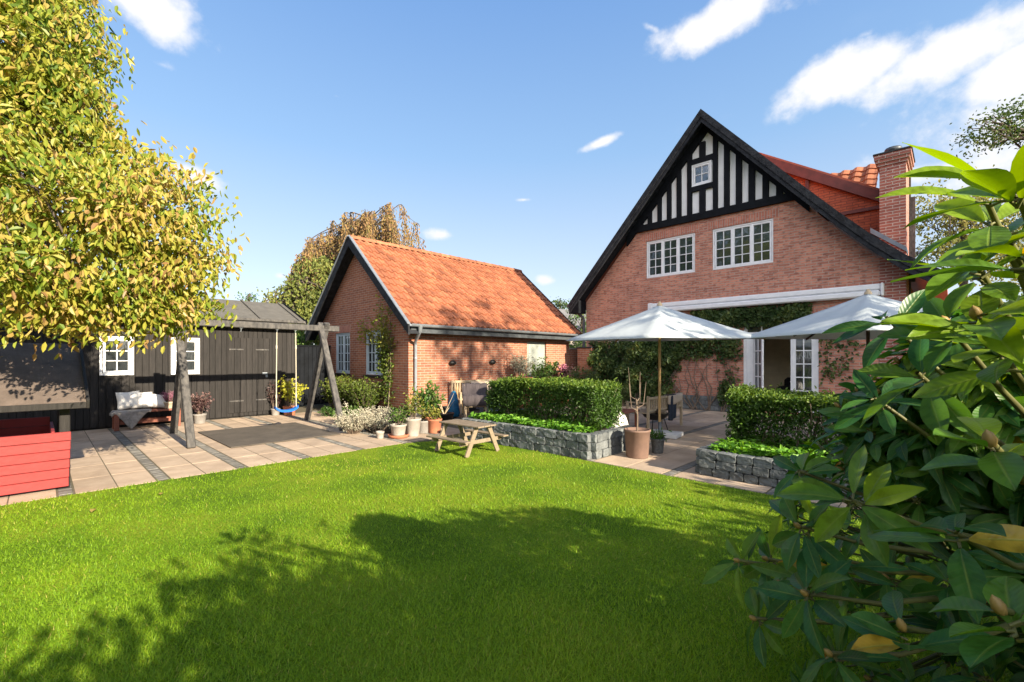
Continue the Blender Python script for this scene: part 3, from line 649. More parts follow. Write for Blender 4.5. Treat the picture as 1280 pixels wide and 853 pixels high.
mb = MB(); mb.cbox((HX - .13, .62, 6.10), (14.31, 1.30, 6.14), .01); mb.build("chimney_slab", "tar", chim, off=(HX, HC, 0))
mb = MB(); mb.lathe([(.10, 6.14), (.10, 6.22)], (HX + .3, .97, 0), 12); mb.lathe([(.15, 6.24), (.17, 6.27), (.15, 6.32), (.07, 6.35), (0, 6.36)], (HX + .3, .97, 0), 14)
for a in range(0, 360, 90): mb.bar((HX + .3 + .09 * math.cos(R(a)), .97 + .09 * math.sin(R(a)), 6.2), (HX + .3 + .14 * math.cos(R(a)), .97 + .14 * math.sin(R(a)), 6.26), .02, .02)
mb.build("chimney_cowl", "zinc_dark", chim, off=(HX, HC, 0))
mb = MB(); mb.prism([(1.35, 4.5), (.72, 3.95), (.72, 3.85), (1.35, 4.38)], 0, .5, facing_x(HX - .06)); mb.build("lead_flashing", "lead", chim, off=(HX, HC, 0))
# awning cassette, downpipe
mb = MB(); mb.cbox((HX - .16, 1.15, 3.05), (HX - .002, 6.72, 3.19), .03); mb.cbox((HX - .20, 1.17, 2.9), (HX - .004, 6.70, 3.04), .03)
mb.cbox((HX - .22, 6.66, 2.98), (HX - .0, 6.80, 3.2), .02); mb.cbox((HX - .2, 1.10, 2.9), (HX, 1.16, 3.2), .02)
mb.build("awning_case", "white_paint", house, world=True)
mb = MB(); mb.tube([(12.86, 9.5, 3.33), (12.9, 9.45, 3.18), (13.18, 9.3, 2.93), (13.22, 9.28, 2.82), (13.22, 9.28, .1)], .05, 9)
mb.tube([(12.8, 9.66, 3.33), (20, 9.66, 3.33)], .065, 8); mb.build("downpipe", "zinc_dark", house, world=True)
# french door with a room behind
mb = MB(); c = .07
def door_leaf(mb, pm, p0, ang, wd, z0, z1, cols, rows=5):
    """one glazed leaf, hinged at p0, standing at an angle"""
    mx = Matrix.Translation(Vector(p0)) @ Matrix.Rotation(ang, 4, "Z")
    fr = .075
    mb.cbox((0, -.02, z0), (fr, .02, z1), .005, mx); mb.cbox((wd - fr, -.02, z0), (wd, .02, z1), .005, mx)
    mb.cbox((fr, -.018, z0), (wd - fr, .018, z0 + .22), .005, mx); mb.cbox((fr, -.018, z1 - .09), (wd - fr, .018, z1), .005, mx)
    for k in range(1, cols): x = fr + (wd - 2 * fr) * k / cols; mb.cbox((x - .013, -.014, z0 + .22), (x + .013, .014, z1 - .09), .003, mx)
    for k in range(1, rows): z = z0 + .22 + (z1 - z0 - .31) * k / rows; mb.cbox((fr, -.012, z - .013), (wd - fr, .012, z + .013), .003, mx)
    pm.add([mx @ Vector(q) for q in ((fr, 0, z0 + .2), (wd - fr, 0, z0 + .2), (wd - fr, 0, z1 - .08), (fr, 0, z1 - .08))], [(0, 1, 2, 3)])
def add_leaf(name, *a):
    f, p = MB(), MB(); door_leaf(f, p, *a); o = f.build(name, "white_paint", house, world=True); p.build("pane", "glass_dark" if name == "open_leaf" else "glass", o, off=(HX, HC, 0)); return o
fr_o = MB()
fr_o.box((HX + .02, 2.36, .12), (HX + .12, 2.44, 2.2)); fr_o.box((HX + .02, 4.01, .12), (HX + .12, 4.09, 2.2))
for k in range(12):
    a0, a1 = R(k * 15), R(k * 15 + 15)
    fr_o.prism([(3.225 + (.865 - e) * math.cos(t), 2.2 + (.52 - e) * math.sin(t)) for e, t in ((0, a0), (0, a1), (.08, a1), (.08, a0))], .02, .12, fx)
fr_o.box((HX + .03, 2.44, 2.12), (HX + .10, 4.01, 2.2)); fr_o.box((HX + .03, 3.80, .12), (HX + .10, 3.86, 2.12)); fr_o.box((HX + .03, 2.93, .12), (HX + .09, 2.97, 2.12))
for y in (2.8, 3.225, 3.65): fr_o.box((HX + .05, y - .015, 2.2), (HX + .08, y + .015, 2.66))
door = fr_o.build("french_door", "white_paint", house, world=True)
mb = MB(); mb.prism(arch[2:-1] + [(2.36, 2.2)], .062, .066, fx); mb.build("fanlight", "glass", door, off=(HX, HC, 0))
add_leaf("side_leaf", (HX + .07, 3.86, 0), R(90), .15, .12, 2.12, 1); add_leaf("closed_leaf", (HX + .05, 2.44, 0), R(90), .49, .12, 2.12, 2)
add_leaf("open_leaf", (HX + .02, 3.83, 0), R(180 + 38), .55, .12, 2.12, 2)
mb = MB(); x1 = 15.5
mb.add([(HX + .15, 1.2, .1), (x1, 1.2, .1), (x1, 5.8, .1), (HX + .15, 5.8, .1)], [(0, 1, 2, 3)]); mb.add([(HX + .15, 1.2, 2.6), (x1, 1.2, 2.6), (x1, 5.8, 2.6), (HX + .15, 5.8, 2.6)], [(0, 1, 2, 3)])
mb.add([(x1, 1.2, .1), (x1, 5.8, .1), (x1, 5.8, 2.6), (x1, 1.2, 2.6)], [(0, 1, 2, 3)])
for y in (1.2, 5.8): mb.add([(HX + .15, y, .1), (x1, y, .1), (x1, y, 2.6), (HX + .15, y, 2.6)], [(0, 1, 2, 3)])
mb.box((x1 - .05, 1.9, .1), (x1 - .02, 2.7, 2.0)); mb.box((x1 - .06, 3.0, 1.0), (x1 - .03, 4.2, 1.06))
mb.build("living_room", "cream_wall", house, world=True)
sofa = thing("sofa", "dark low sofa inside the room behind the open french door", "sofa", (14.65, 2.65, .1))
mb = MB(); mb.cbox((-.5, -.85, .1), (.45, .85, .42), .06); mb.build("seat", "dark_fabric", sofa)
mb = MB(); mb.cbox((.25, -.85, .42), (.5, .85, .85), .08); mb.build("backrest", "dark_fabric", sofa)
for y in (.68, -.86):
    mb = MB(); mb.cbox((-.5, y, .42), (.25, y + .18, .62), .06); mb.build("armrest", "dark_fabric", sofa)
def cushion_mesh(w, h, t):
    mb = MB(); n = 8; vs = []; 
    for s in (1, -1):
        for i in range(n + 1):
            for j in range(n + 1):
                u, v = i / n * 2 - 1, j / n * 2 - 1
                th = (max(0, 1 - u ** 4) * max(0, 1 - v ** 4)) ** .6; pin = 1 - .09 * (1 - abs(u * v)) * max(abs(u), abs(v)) ** 3
                vs.append((u * w / 2 * pin, s * (t / 2 * th + .004), v * h / 2 * pin))
    m_ = (n + 1) ** 2; fs = []
    for s in (0, 1):
        for i in range(n):
            for j in range(n):
                q = (s * m_ + i * (n + 1) + j, s * m_ + (i + 1) * (n + 1) + j, s * m_ + (i + 1) * (n + 1) + j + 1, s * m_ + i * (n + 1) + j + 1)
                fs.append(q)
    rim = [i * (n + 1) for i in range(n)] + [n * (n + 1) + j for j in range(n)] + [(n - i) * (n + 1) + n for i in range(n)] + [n - j for j in range(n)]
    for a, b in zip(rim, rim[1:] + rim[:1]): fs.append((a, b, m_ + b, m_ + a))
    mb.add(vs, fs, True); return mb
o = cushion_mesh(.42, .36, .14).build("cushion", "white_cloth"); o.location = (14.45, 3.0, .72); o.rotation_euler = (R(-15), R(8), R(80))
tag(o, "small white cushion lying on the dark sofa inside the house", "cushion")

# ================================================================== GARAGE
GX, GY = 6.47, 9.90; GX1 = 13.2; GC = 12.53; GYL = 15.17; EAVE = 2.33; RIDGE = 4.97
garage = thing("brick_outbuilding", "small red brick outbuilding under an orange pantile roof with a black gable edge", "outbuilding", (GX, GC, 0))
gx, gy = facing_x(GX), facing_y(GY)
slope = (RIDGE - EAVE) / (GC - 9.52)
def g_under(y): return RIDGE - abs(y - GC) * slope - .16
gw1 = (13.05, 14.02, 1.03, 2.28); gw2 = (11.09, 12.11, 1.03, 2.28); gd = (10.95, 11.9, .05, 2.05)
mb = MB()
mb.sheet([(GY, .2), (GYL, .2), (GYL, g_under(GYL)), (GC, g_under(GC)), (GY, g_under(GY))], [rect(*gw1), rect(*gw2)], gx, 0, .1)
mb.sheet([(GX, .2), (10.95, .2), (10.95, 2.05), (11.9, 2.05), (11.9, .2), (GX1, .2), (GX1, 2.5), (GX, 2.5)], [], gy, 0, 0)
mb.box((10.93, GY + .001, .05), (10.95, GY + .12, 2.05)); mb.box((11.9, GY + .001, .05), (11.92, GY + .12, 2.05)); mb.box((10.95, GY + .001, 2.05), (11.9, GY + .12, 2.07))
mb.sheet([(GY, .2), (GYL, .2), (GYL, g_under(GYL)), (GC, g_under(GC)), (GY, g_under(GY))], [], facing_x(GX1), 0, 0)
g_wall = mb.build("wall", "brick_orange", garage, world=True)
for (a, b, c, d) in (gw1, gw2):
    mb = MB(); mb.box((GX - .006, a - .06, d + .003), (GX + .03, b + .06, d + .22)); mb.build("lintel", "brick_soldier", g_wall, off=(GX, GC, 0))
    mb = MB(); mb.cbox((GX - .05, a - .04, c - .07), (GX + .08, b + .04, c - .003), .008); mb.build("window_sill", "tar", g_wall, off=(GX, GC, 0))
mb = MB(); mb.box((GX + .015, GY + .015, -.03), (10.9, GY + .1, .2)); mb.box((11.95, GY + .015, -.03), (GX1, GY + .1, .2)); mb.box((GX + .015, GY + .1, -.03), (GX + .1, GYL, .2)); mb.build("plinth", "tar", garage, world=True)
window(garage, gx, *gw1, 2, 4, 2, paint="blue_paint"); window(garage, gx, *gw2, 2, 4, 2, paint="blue_paint")
mb = MB(); mb.cbox((10.96, GY + .04, .06), (11.89, GY + .09, 2.04), .01); mb.cbox((11.04, GY + .025, .12), (11.81, GY + .045, .75), .02); mb.cbox((11.04, GY + .025, .85), (11.81, GY + .045, 1.95), .02)
gdoor = mb.build("door", "grey_paint", garage, world=True)
mb = MB(); mb.bar((11.8, GY + .0, 1.0), (11.7, GY + .0, 1.0), .02, .02); mb.bar((11.8, GY + .0, 1.0), (11.8, GY + .04, 1.0), .02, .02); mb.build("handle", "zinc_dark", gdoor, off=(GX, GC, 0))
mb = MB(); vlen = math.hypot(GC - 9.5, RIDGE - EAVE)
pantiles(mb, (6.2, 9.5, EAVE), (1, 0, 0), (0, GC - 9.5, RIDGE - EAVE), 7.22, vlen)
mb.add([(6.2, 9.5, EAVE - .03), (13.42, 9.5, EAVE - .03), (13.42, GC, RIDGE - .03), (6.2, GC, RIDGE - .03), (13.42, 15.56, EAVE - .03), (6.2, 15.56, EAVE - .03)], [(0, 1, 2, 3), (3, 2, 4, 5)])
groof = mb.build("roof", "pantile", garage, world=True)
mb = MB()
for k in range(18):
    x = 6.19 + k * .402; mb.tint = rnd.random()
    prof = [(math.cos(R(a)) * .115, math.sin(R(a)) * .095) for a in range(-10, 191, 25)]
    vs = [(x + e, GC + a * s, RIDGE + b * s + .0 + e * .01) for e, s in ((0, 1.1), (.415, .96)) for a, b in prof]; n = len(prof)
    mb.add(vs, [(q, q + 1, n + q + 1, n + q) for q in range(n - 1)] + [tuple(range(n))])
mb.build("ridge_tile", "pantile", groof, off=(GX, GC, 0))
for y0 in (9.44, 15.62):
    mb = MB(); a, za, b, zb = y0, EAVE - .02, GC, RIDGE + .05
    mb.prism([(a, za), (b, zb), (b, zb - .28), (a, za - .24)], 0, .045, facing_x(6.16))
    mb.prism([(a, za - .18), (b, zb - .20), (b, zb - .23), (a, za - .21)], .045, .33, facing_x(6.16))
    mb.build("barge_board", "barge", garage, world=True)
    mb = MB(); mb.prism([(a, za + .02), (b, zb + .03), (b, zb - .2), (a, za - .2)], 0, .04, facing_x(13.40)); mb.build("barge_board", "barge", garage, world=True)
for s in (-1, 1):
    mb = MB(); mb.bar((6.18, GC + s * 3.1, EAVE - .0), (6.18, GC + s * .03, RIDGE + .075), .03, .09, up=(1, 0, 0)); mb.build("verge_strip", "zinc", garage, world=True)
mb = MB(); vs = []; prof = [(math.cos(R(a)) * .065, math.sin(R(a)) * .065) for a in range(180, 361, 20)]
for x in (6.22, 13.4): vs += [(x, 9.44 + a, EAVE - .0 + b) for a, b in prof]
n = len(prof); mb.add(vs, [(q, q + 1, n + q + 1, n + q) for q in range(n - 1)], True); mb.tube([(6.22, 9.375, EAVE), (13.4, 9.375, EAVE)], .009, 6)
for k in range(8): x = 6.6 + k * .95; mb.bar((x, 9.37, EAVE - .02), (x, 9.52, EAVE - .05), .03, .006); mb.tube([(x, 9.44 + math.cos(R(a)) * .068, EAVE + math.sin(R(a)) * .068) for a in range(180, 361, 30)], .008, 5)
mb.build("gutter", "zinc", garage, world=True)
mb = MB(); mb.box((6.3, 9.52, EAVE - .20), (13.35, 9.56, EAVE - .04)); mb.box((6.3, 9.56, EAVE - .12), (13.35, 9.9, EAVE - .10)); mb.build("eave_board", "zinc_dark", garage, world=True)
mb = MB(); mb.tube([(6.5, 9.43, EAVE - .02), (6.5, 9.44, EAVE - .16), (6.52, 9.56, EAVE - .28), (6.62, 9.82, EAVE - .42), (6.64, 9.84, EAVE - .5), (6.64, 9.84, .05)], [.07, .045, .04, .04, .04, .04], 10)
for z in (.6, 1.5): mb.lathe([(.047, z - .02), (.05, z), (.047, z + .02)], (6.64, 9.84, 0), 10)
mb.build("downpipe", "zinc", garage, world=True)
for px, py in ((566, 454), (616, 453), (696, 455)):
    p = on_y(px, py, GY - .06); mb = MB(); mb.lathe([(0, -.055), (.07, -.05), (.11, -.02), (.115, .01), (.09, .05), (.04, .075), (0, .08)], p, 12, 1, .6)
    lo = mb.build("wall_lamp", "black_iron", garage, world=True)
    mb = MB(); mb.cbox((p.x - .04, p.y + .03, p.z - .04), (p.x + .04, GY, p.z + .04), .01); mb.build("bracket", "black_iron", lo, off=(GX, GC, 0))

# garden wall pieces and gate between outbuilding and house
o = thing("garden_wall", "low brick wall joining the outbuilding to the gateway, with a pale coping", "wall", (13.45, 10.0, 0))
mb = MB(); mb.box((13.22, 9.9, 0), (13.7, 10.14, 1.82)); mb.build("wall_body", "brick_orange", o, world=True)
mb = MB(); mb.cbox((13.2, 9.87, 1.82), (13.73, 10.17, 1.87), .01); mb.build("coping", "pale_pot", o, world=True)
o = thing("brick_pier", "brick pier in front of the house corner, between dark gateway and climber", "pier", (13.0, 9.0, 0))
mb = MB(); mb.box((12.95, 8.78, 0), (13.24, 9.36, 1.84)); mb.build("pier_body", "brick_orange", o, world=True)
mb = MB(); mb.cbox((12.92, 8.75, 1.84), (13.24, 9.39, 1.89), .012); mb.build("pier_cap", "tar", o, world=True)
o = thing("garden_gate", "narrow dark green boarded gate between two brick walls", "gate", (13.6, 9.62, 0))
mb = MB()
for k in range(4): mb.tint = rnd.random(); mb.cbox((13.62, 9.38 + k * .125, .06), (13.65, 9.50 + k * .125, 1.80), .006)
mb.build("board_panel", "green_door", o, world=True)
for z in (.4, 1.4):
    mb = MB(); mb.cbox((13.65, 9.38, z), (13.69, 9.88, z + .1), .006); mb.build("gate_rail", "green_door", o, world=True)

# ================================================================== SHED, FENCE
SY = 13.0; SX1 = 4.85
shed = thing("garden_shed", "long black boarded shed with white windows under a grey felt roof", "shed", (1.0, SY, 0))
mb = MB(); x = -7.0
while x < SX1:
    w = rnd.choice((.105, .12, .12, .13)); w = min(w, SX1 - x); mb.tint = rnd.random(); e = rnd.uniform(0, .008)
    mb.cbox((x, SY - .012 - e, .03), (x + w - .006, SY + .02, 2.32), .004); x += w
y = SY + .02
while y < 14.8:
    mb.tint = rnd.random(); mb.cbox((SX1 - .02, y, .03), (SX1 + .01, min(y + .12, 15.6), 2.34 + .33 * (y - SY)), .004); y += .126
mb.add([(-7, SY + .03, 0), (SX1 - .02, SY + .03, 0), (SX1 - .02, SY + .03, 2.35), (-7, SY + .03, 2.35)], [(0, 1, 2, 3)])
mb.add([(-7, 15.7, 0), (SX1, 15.7, 0), (SX1, 15.7, 2.35), (-7, 15.7, 2.35)], [(0, 1, 2, 3)])
mb.build("wall", "shed_wood", shed, world=True)
mb = MB(); mb.add([(-7.2, 12.68, 2.47), (5.03, 12.68, 2.47), (5.03, 14.4, 3.12), (-7.2, 14.4, 3.12), (5.03, 16.1, 2.47), (-7.2, 16.1, 2.47), (-7.2, 12.68, 2.43), (5.03, 12.68, 2.43), (5.03, 14.4, 3.08), (5.03, 16.1, 2.43)], [(0, 1, 2, 3), (3, 2, 4, 5), (0, 6, 7, 1), (1, 7, 8, 2), (2, 8, 9, 4)])
sroof = mb.build("roof", "felt", shed, world=True)
for k in range(9):
    x = 4.9 - k * .98
    mb = MB(); mb.bar((x, 12.66, 2.485), (x, 14.4, 3.145), .05, .035, up=(0, 0, 1)); mb.build("roof_batten", "felt", sroof, off=(1.0, SY, 0))
mb = MB(); mb.box((-7.2, 12.70, 2.30), (5.0, 12.73, 2.425)); mb.bar((5.04, 12.64, 2.44), (5.04, 14.4, 3.10), .12, .03, up=(1, 0, 0)); mb.bar((5.04, 16.1, 2.44), (5.04, 14.4, 3.10), .12, .03, up=(1, 0, 0)); mb.build("fascia", "black_wood", shed, world=True)
mb = MB(); mb.cbox((-7.2, 12.645, 2.445), (5.0, 12.668, 2.505), .004); mb.build("drip_edge", "swing_wood", shed, world=True)
sy = facing_y(SY - .075)
window(shed, sy, .855, 1.42, 1.13, 1.97, 1, 3, 2, w0=.02, sash=.055, glass="glass_dark"); window(shed, sy, 2.08, 2.64, 1.12, 1.98, 1, 3, 2, w0=.02, sash=.055, glass="glass_dark")
mb = MB(); x = 3.24
while x < 4.2: mb.tint = rnd.random(); mb.cbox((x, SY - .032, .12), (min(x + .13, 4.2), SY - .008, 2.02), .006); x += .136
sdoor = mb.build("door", "shed_wood", shed, world=True)
for z in (.42, 1.72):
    for x0 in (3.26, 3.86):
        mb = MB(); mb.cbox((x0, SY - .045, z - .018), (x0 + .32, SY - .033, z + .018), .003); mb.build("strap_hinge", "swing_wood", sdoor, off=(1.0, SY, 0))
mb = MB(); mb.cbox((4.02, SY - .05, 1.08), (4.14, SY - .034, 1.13), .004); mb.cbox((4.09, SY - .075, 1.0), (4.14, SY - .05, 1.06), .006); mb.tube([(4.1, SY - .06, 1.06), (4.1, SY - .06, 1.09), (4.13, SY - .06, 1.09), (4.13, SY - .06, 1.06)], .006, 5); mb.build("padlock", "zinc", sdoor, off=(1.0, SY, 0))
fence = thing("board_fence", "tall black boarded fence between the shed and the brick outbuilding", "fence", (5.6, 14.4, 0))
mb = MB(); x = 4.88
while x < 6.46: mb.tint = rnd.random(); mb.cbox((x, 14.35, .05), (min(x + .12, 6.46), 14.38, 1.86), .005); x += .126
mb.build("board_panel", "black_wood", fence, world=True)
mb = MB(); mb.cbox((4.88, 14.33, 1.86), (6.46, 14.40, 1.90), .008); mb.build("fence_cap", "black_wood", fence, world=True)
# ================================================================== SAND PIT SHELTER, SWING, MAT
PX, PY = .22, 7.30
shel = thing("play_shelter", "low red boarded play box under a sloping brown board roof at the left edge", "play shelter", (PX, PY, 0))
mb = MB()
for k in range(6):
    mb.tint = rnd.random(); z = .035 + k * .104; lean = k * .004
    mb.cbox((-3.4, -.02 + lean, z), (.0 + k * .004, .012 + lean, z + .10), .004)
mb.build("front_board", "red_board", shel)
mb = MB()
for k in range(6):
    mb.tint = rnd.random(); z = .035 + k * .115
    mb.cbox((-3.4, 1.35, z), (-.14, 1.38, z + .11), .004)
mb.build("back_board", "red_board", shel)
mb = MB()
for k in range(6):
    mb.tint = rnd.random(); z = .035 + k * .104
    mb.cbox((-.14, .14, z), (-.11, 1.34, z + .10), .004)
mb.build("side_board", "red_board", shel)
for (x, y, h) in ((-.03, .09, 1.03), (-.03, 1.28, 1.60), (-3.3, .07, .99), (-3.3, 1.28, 1.60)):
    mb = MB(); mb.cbox((x - .045, y - .045, 0), (x + .045, y + .045, h), .008); mb.build("post", "shed_wood", shel)
mb = MB(); mb.prism([(-.14, .96), (1.42, 1.66), (1.42, 1.70), (-.14, 1.0)], -3.7, .14, lambda u, v, w: (w, u, v)); sroof2 = mb.build("roof", "brown_felt", shel)
mb = MB(); mb.bar((.155, -.15, .97), (.155, 1.42, 1.68), .11, .03, up=(1, 0, 0)); mb.build("verge_board", "shed_wood", sroof2)
mb = MB(); mb.cbox((-3.7, -.175, .93), (.14, -.145, 1.0), .005); mb.build("eave_strip", "shed_wood", sroof2)

swing = thing("play_swing", "tall weathered timber swing frame with A-shaped legs across the paving", "swing", (3.1, 10.15, 0))
mb = MB(); mb.bar((-1.75, 0, 2.17), (1.66, 0, 2.17), .10, .125, up=(0, 0, 1), c=.012); mb.build("beam", "swing_wood", swing)
for x in (-1.31, 1.31):
    for s in (-1, 1):
        mb = MB(); mb.bar((x + s * .05, s * 1.05, 0), (x + s * .05, -s * .07, 2.29), .09, .12, up=(1, 0, 0), c=.012); mb.build("leg", "swing_wood", swing)
for x in (-.34, .33, .70):
    mb = MB(); mb.tube([(x, 0, 2.11), (x, 0, 2.06), (x, .02, 2.04), (x, 0, 2.02), (x, -.02, 2.04)], .009, 6); mb.cbox((x - .03, -.02, 2.095), (x + .03, .02, 2.108), .003); mb.build("hook", "zinc", swing)
sw = thing("swing", "blue plastic swing seat hanging on two ropes from the timber beam", "swing", (3.615, 10.15, .36))
mb = MB(); n = 14; vs = []
for i in range(n + 1):
    t = i / n * 2 - 1
    for (y, dz) in ((-.07, 0), (.07, 0), (.07, .022), (-.07, .022)):
        vs.append((t * .23, y * (1 - .12 * t * t), .05 * t * t * t * t + .035 * t * t + dz * 2.2))
mb.add(vs, [(i * 4 + j, i * 4 + (j + 1) % 4, i * 4 + 4 + (j + 1) % 4, i * 4 + 4 + j) for i in range(n) for j in range(4)] + [(0, 1, 2, 3), (n * 4 + 3, n * 4 + 2, n * 4 + 1, n * 4)]); mb.build("seat", "blue_plastic", sw)
for s in (-1, 1):
    mb = MB(); mb.tube([(s * .20, 0, .07), (s * .198, 0, .8), (s * .19, 0, 1.68)], .010, 7); mb.lathe([(.016, .30), (.018, .34), (.016, .38)], (s * .2, 0, 0), 8); mb.lathe([(.014, 1.33), (.018, 1.37), (.014, 1.42)], (s * .195, 0, 0), 8); mb.build("rope", "rope", sw)
mat_o = MB(); mat_o.cbox((2.19, 8.62, .004), (4.08, 10.9, .022), .004)
tag(mat_o.build("rubber_mat", "rubber"), "dark rubber mat laid on the paving under the swing", "mat")

# ================================================================== BENCH BY THE SHED
b = thing("garden_bench", "low reddish wooden bench against the black shed, carrying cushions and a fleece", "bench", (1.6, 12.55, 0))
for i, y in enumerate((-.17, -.055, .06, .175)):
    pass
mb = MB()
for y in (-.2, -.1, 0, .1): mb.tint = rnd.random(); mb.cbox((-.56, y, .35), (.56, y + .09, .385), .006)
mb.build("seat", "teak", b)
for x in (-.52, .52):
    for y in (-.19, .14):
        mb = MB(); mb.cbox((x - .04, y - .03, 0), (x + .04, y + .03, .349), .006); mb.build("leg", "teak", b)
for y in (-.18, .13):
    mb = MB(); mb.cbox((-.478, y, .12), (.478, y + .03, .19), .005); mb.build("stretcher", "teak", b)
def sheepskin():
    mb = MB(); nx, ny = 26, 18; vs = []
    for i in range(nx + 1):
        u = i / nx; hang = .05 + .36 * max(0, 1 - abs(u - .50) / .40)     # the fleece hangs in a point over the front edge
        for j in range(ny + 1):
            s = j / ny * (.33 + hang); r_ = rnd.uniform(-.008, .008); x = -.615 + u * .66 + (.10 * (u - .5) * -1 * max(0, s - .33) / .3)
            if s < .33: y, z = .12 - s, .402 + r_
            else: y, z = -.222 - .012 * math.sin(u * 11) + r_, .402 - (s - .33)
            if x < -.57: z -= (-.57 - x) * 1.6
            vs.append((x + r_, y, z))
    mb.add(vs, [(i * (ny + 1) + j, (i + 1) * (ny + 1) + j, (i + 1) * (ny + 1) + j + 1, i * (ny + 1) + j + 1) for i in range(nx) for j in range(ny)], True); return mb
o = sheepskin().build("sheepskin", "fur"); o.location = (1.6, 12.55, 0); tag(o, "grey sheepskin draped over the left end of the red bench", "sheepskin")
md = o.modifiers.new("thick", "SOLIDIFY"); md.thickness = .022; md.offset = -1
for (x, y, z, w, h, rx, ry, lab) in ((1.30, 12.66, .60, .40, .38, -14, -3, "white cushion at the left end of the red bench, leaning on the shed"), (1.52, 12.62, .595, .36, .36, -16, 3, "white cushion in the middle of the three on the red bench"),
                                     (1.82, 12.60, .555, .40, .33, -28, 9, "white cushion nearest the pink heather, slumped on the red bench")):
    o = cushion_mesh(w, h, .13).build("cushion", "white_cloth"); o.location = (x, y, z); o.rotation_euler = (R(rx), R(ry), R(4)); tag(o, lab, "cushion", "white cushions on the red bench")

# ================================================================== POTS AND PLANTS
def pot_mesh(r, h, taper=.78, rim=.012, n=18):
    mb = MB(); mb.lathe([(0, 0), (r * taper, 0), (r * (taper + .02), .01), (r * .97, h - rim * 3), (r + rim * .4, h - rim * 2.5), (r + rim * .4, h), (r - rim, h), (r * .9, h - .03), (0, h - .035)], (0, 0, 0), n); return mb
def tuft(P0, n, rad, hgt, lean, leaf, wid, m, parent, tmin=0, tmax=1, base=0.0, stalk=True, up=.3):
    """loose bushy plant: leaves along many short stems from P0 (local coordinates of parent)"""
    ns = max(6, n // 14); P = []; D = []; st = MB()
    for k in range(ns):
        a = rnd.uniform(0, 2 * math.pi); q = rnd.random() ** .6; hh = hgt * rnd.uniform(.55, 1.05) * (1 - .35 * q * lean)
        tip = Vector((math.cos(a) * rad * q, math.sin(a) * rad * q, hh)); b0 = Vector((math.cos(a) * rad * q * .25, math.sin(a) * rad * q * .25, base))
        if stalk and k % 2 == 0: st.tube([Vector(P0) + b0, Vector(P0) + b0.lerp(tip, .55) + Vector((0, 0, .08 * hgt)), Vector(P0) + tip], [.006, .004, .002], 4, cap=False)
        for i in range(max(1, n // ns)):
            t = rnd.uniform(.25, 1.05); p = b0.lerp(tip, t) + Vector((0, 0, .08 * hgt * math.sin(math.pi * min(t, 1))))
            P.append(np.array(P0) + np.array(p) + rng.normal(size=3) * leaf * .5)
            d = rng.normal(size=3); d[2] += up; d += np.array([math.cos(a), math.sin(a), 0]) * .6; D.append(d)
    P = np.array(P); D = np.array(D); Nn = rng.normal(size=P.shape); Nn[:, 2] += 1.2
    tint = np.clip(tmin + (tmax - tmin) * (rng.random(len(P)) * .6 + .4 * (P[:, 2] - P[:, 2].min()) / (np.ptp(P[:, 2]) + 1e-6)), 0, 1)
    o = leaf_object("foliage", P, D, Nn, leaf * rng.uniform(.7, 1.2, len(P)), wid * rng.uniform(.8, 1.2, len(P)), tint, m, parent, off=(0, 0, 0))
    if stalk: st.build("stems", "twig", parent)
    return o
def potted(kind, label, loc, r, h, potm, plant, group=None, cat="potted plant", taper=.78):
    t = thing(kind, label, cat, loc, rnd.uniform(0, 6), group); pot_mesh(r, h, taper).build("pot", potm, t)
    mb = MB(); mb.lathe([(r * .9, h - .028), (0, h - .02)], (0, 0, 0), 14); mb.build("earth", "soil", t)
    if plant: plant(t, h)
    return t
PL = lambda n, rad, hgt, lean, leaf, wid, m, a=0, b_=1: (lambda t, h: tuft((0, 0, h - .03), n, rad, hgt, lean, leaf, wid, m, t, a, b_))
potted("heather_pot", "pink heather in a cream pot standing on the right end of the red bench", (1.985, 12.52, .386), .105, .15, "cream_pot", PL(900, .17, .26, .3, .028, .010, "heather"))
potted("heuchera_pot", "dark purple leafy plant in a grey pot on the paving beside the bench", (2.54, 12.45, 0), .13, .22, "grey_pot", PL(420, .22, .50, .3, .06, .04, "leaf_purple"))
potted("citrus_pot", "lime yellow shrub in a terracotta pot seen behind the blue swing", (4.55, 12.55, 0), .16, .24, "terracotta", PL(420, .34, .80, .3, .085, .05, "leaf_yellow"))
potted("dark_leaf_pot", "dark leafed plant in a pot at the shed corner behind the swing", (4.28, 12.78, 0), .11, .18, "grey_pot", PL(300, .22, .72, .2, .06, .035, "leaf_purple", 0, .5))
# row of pots in front of the outbuilding corner
o = thing("flower_pot", "tiny pale pot in front of the silver bush", "flower pot", (*on_ground(475, 548).xy, 0)); pot_mesh(.075, .13).build("pot", "pale_pot", o); mb = MB(); mb.lathe([(.066, .10), (0, .104)], (0, 0, 0), 14); mb.build("earth", "soil", o)
o = potted("potted_flowers", "white pot with orange flowers on a wide terracotta saucer", (*on_ground(498, 547).xy, .05), .15, .20, "pale_pot", PL(240, .22, .38, .4, .05, .03, "leaf_green"))
mb = MB(); mb.lathe([(0, -.05), (.17, -.05), (.20, .012), (.19, .012), (.165, -.03), (0, -.032)], (0, 0, 0), 20); mb.build("saucer", "terracotta", o)
potted("potted_rose", "tall pale stone pot with a thin yellowing plant below the downpipe", (*on_ground(516, 545).xy, 0), .16, .34, "pale_pot", PL(260, .24, .52, .3, .055, .03, "leaf_shrub", .3, 1), taper=.7)
potted("potted_shrub", "grey pot with sparse brown stems just right of the downpipe foot", (*on_ground(529, 541).xy, 0), .15, .25, "grey_pot", PL(120, .2, .30, .3, .05, .025, "leaf_shrub", .5, 1))
potted("potted_fern", "small terracotta pot with a tall broad green plant among the corner pots", (*on_ground(534, 535).xy, 0), .12, .26, "terracotta", PL(520, .38, .74, .4, .10, .05, "leaf_green"))
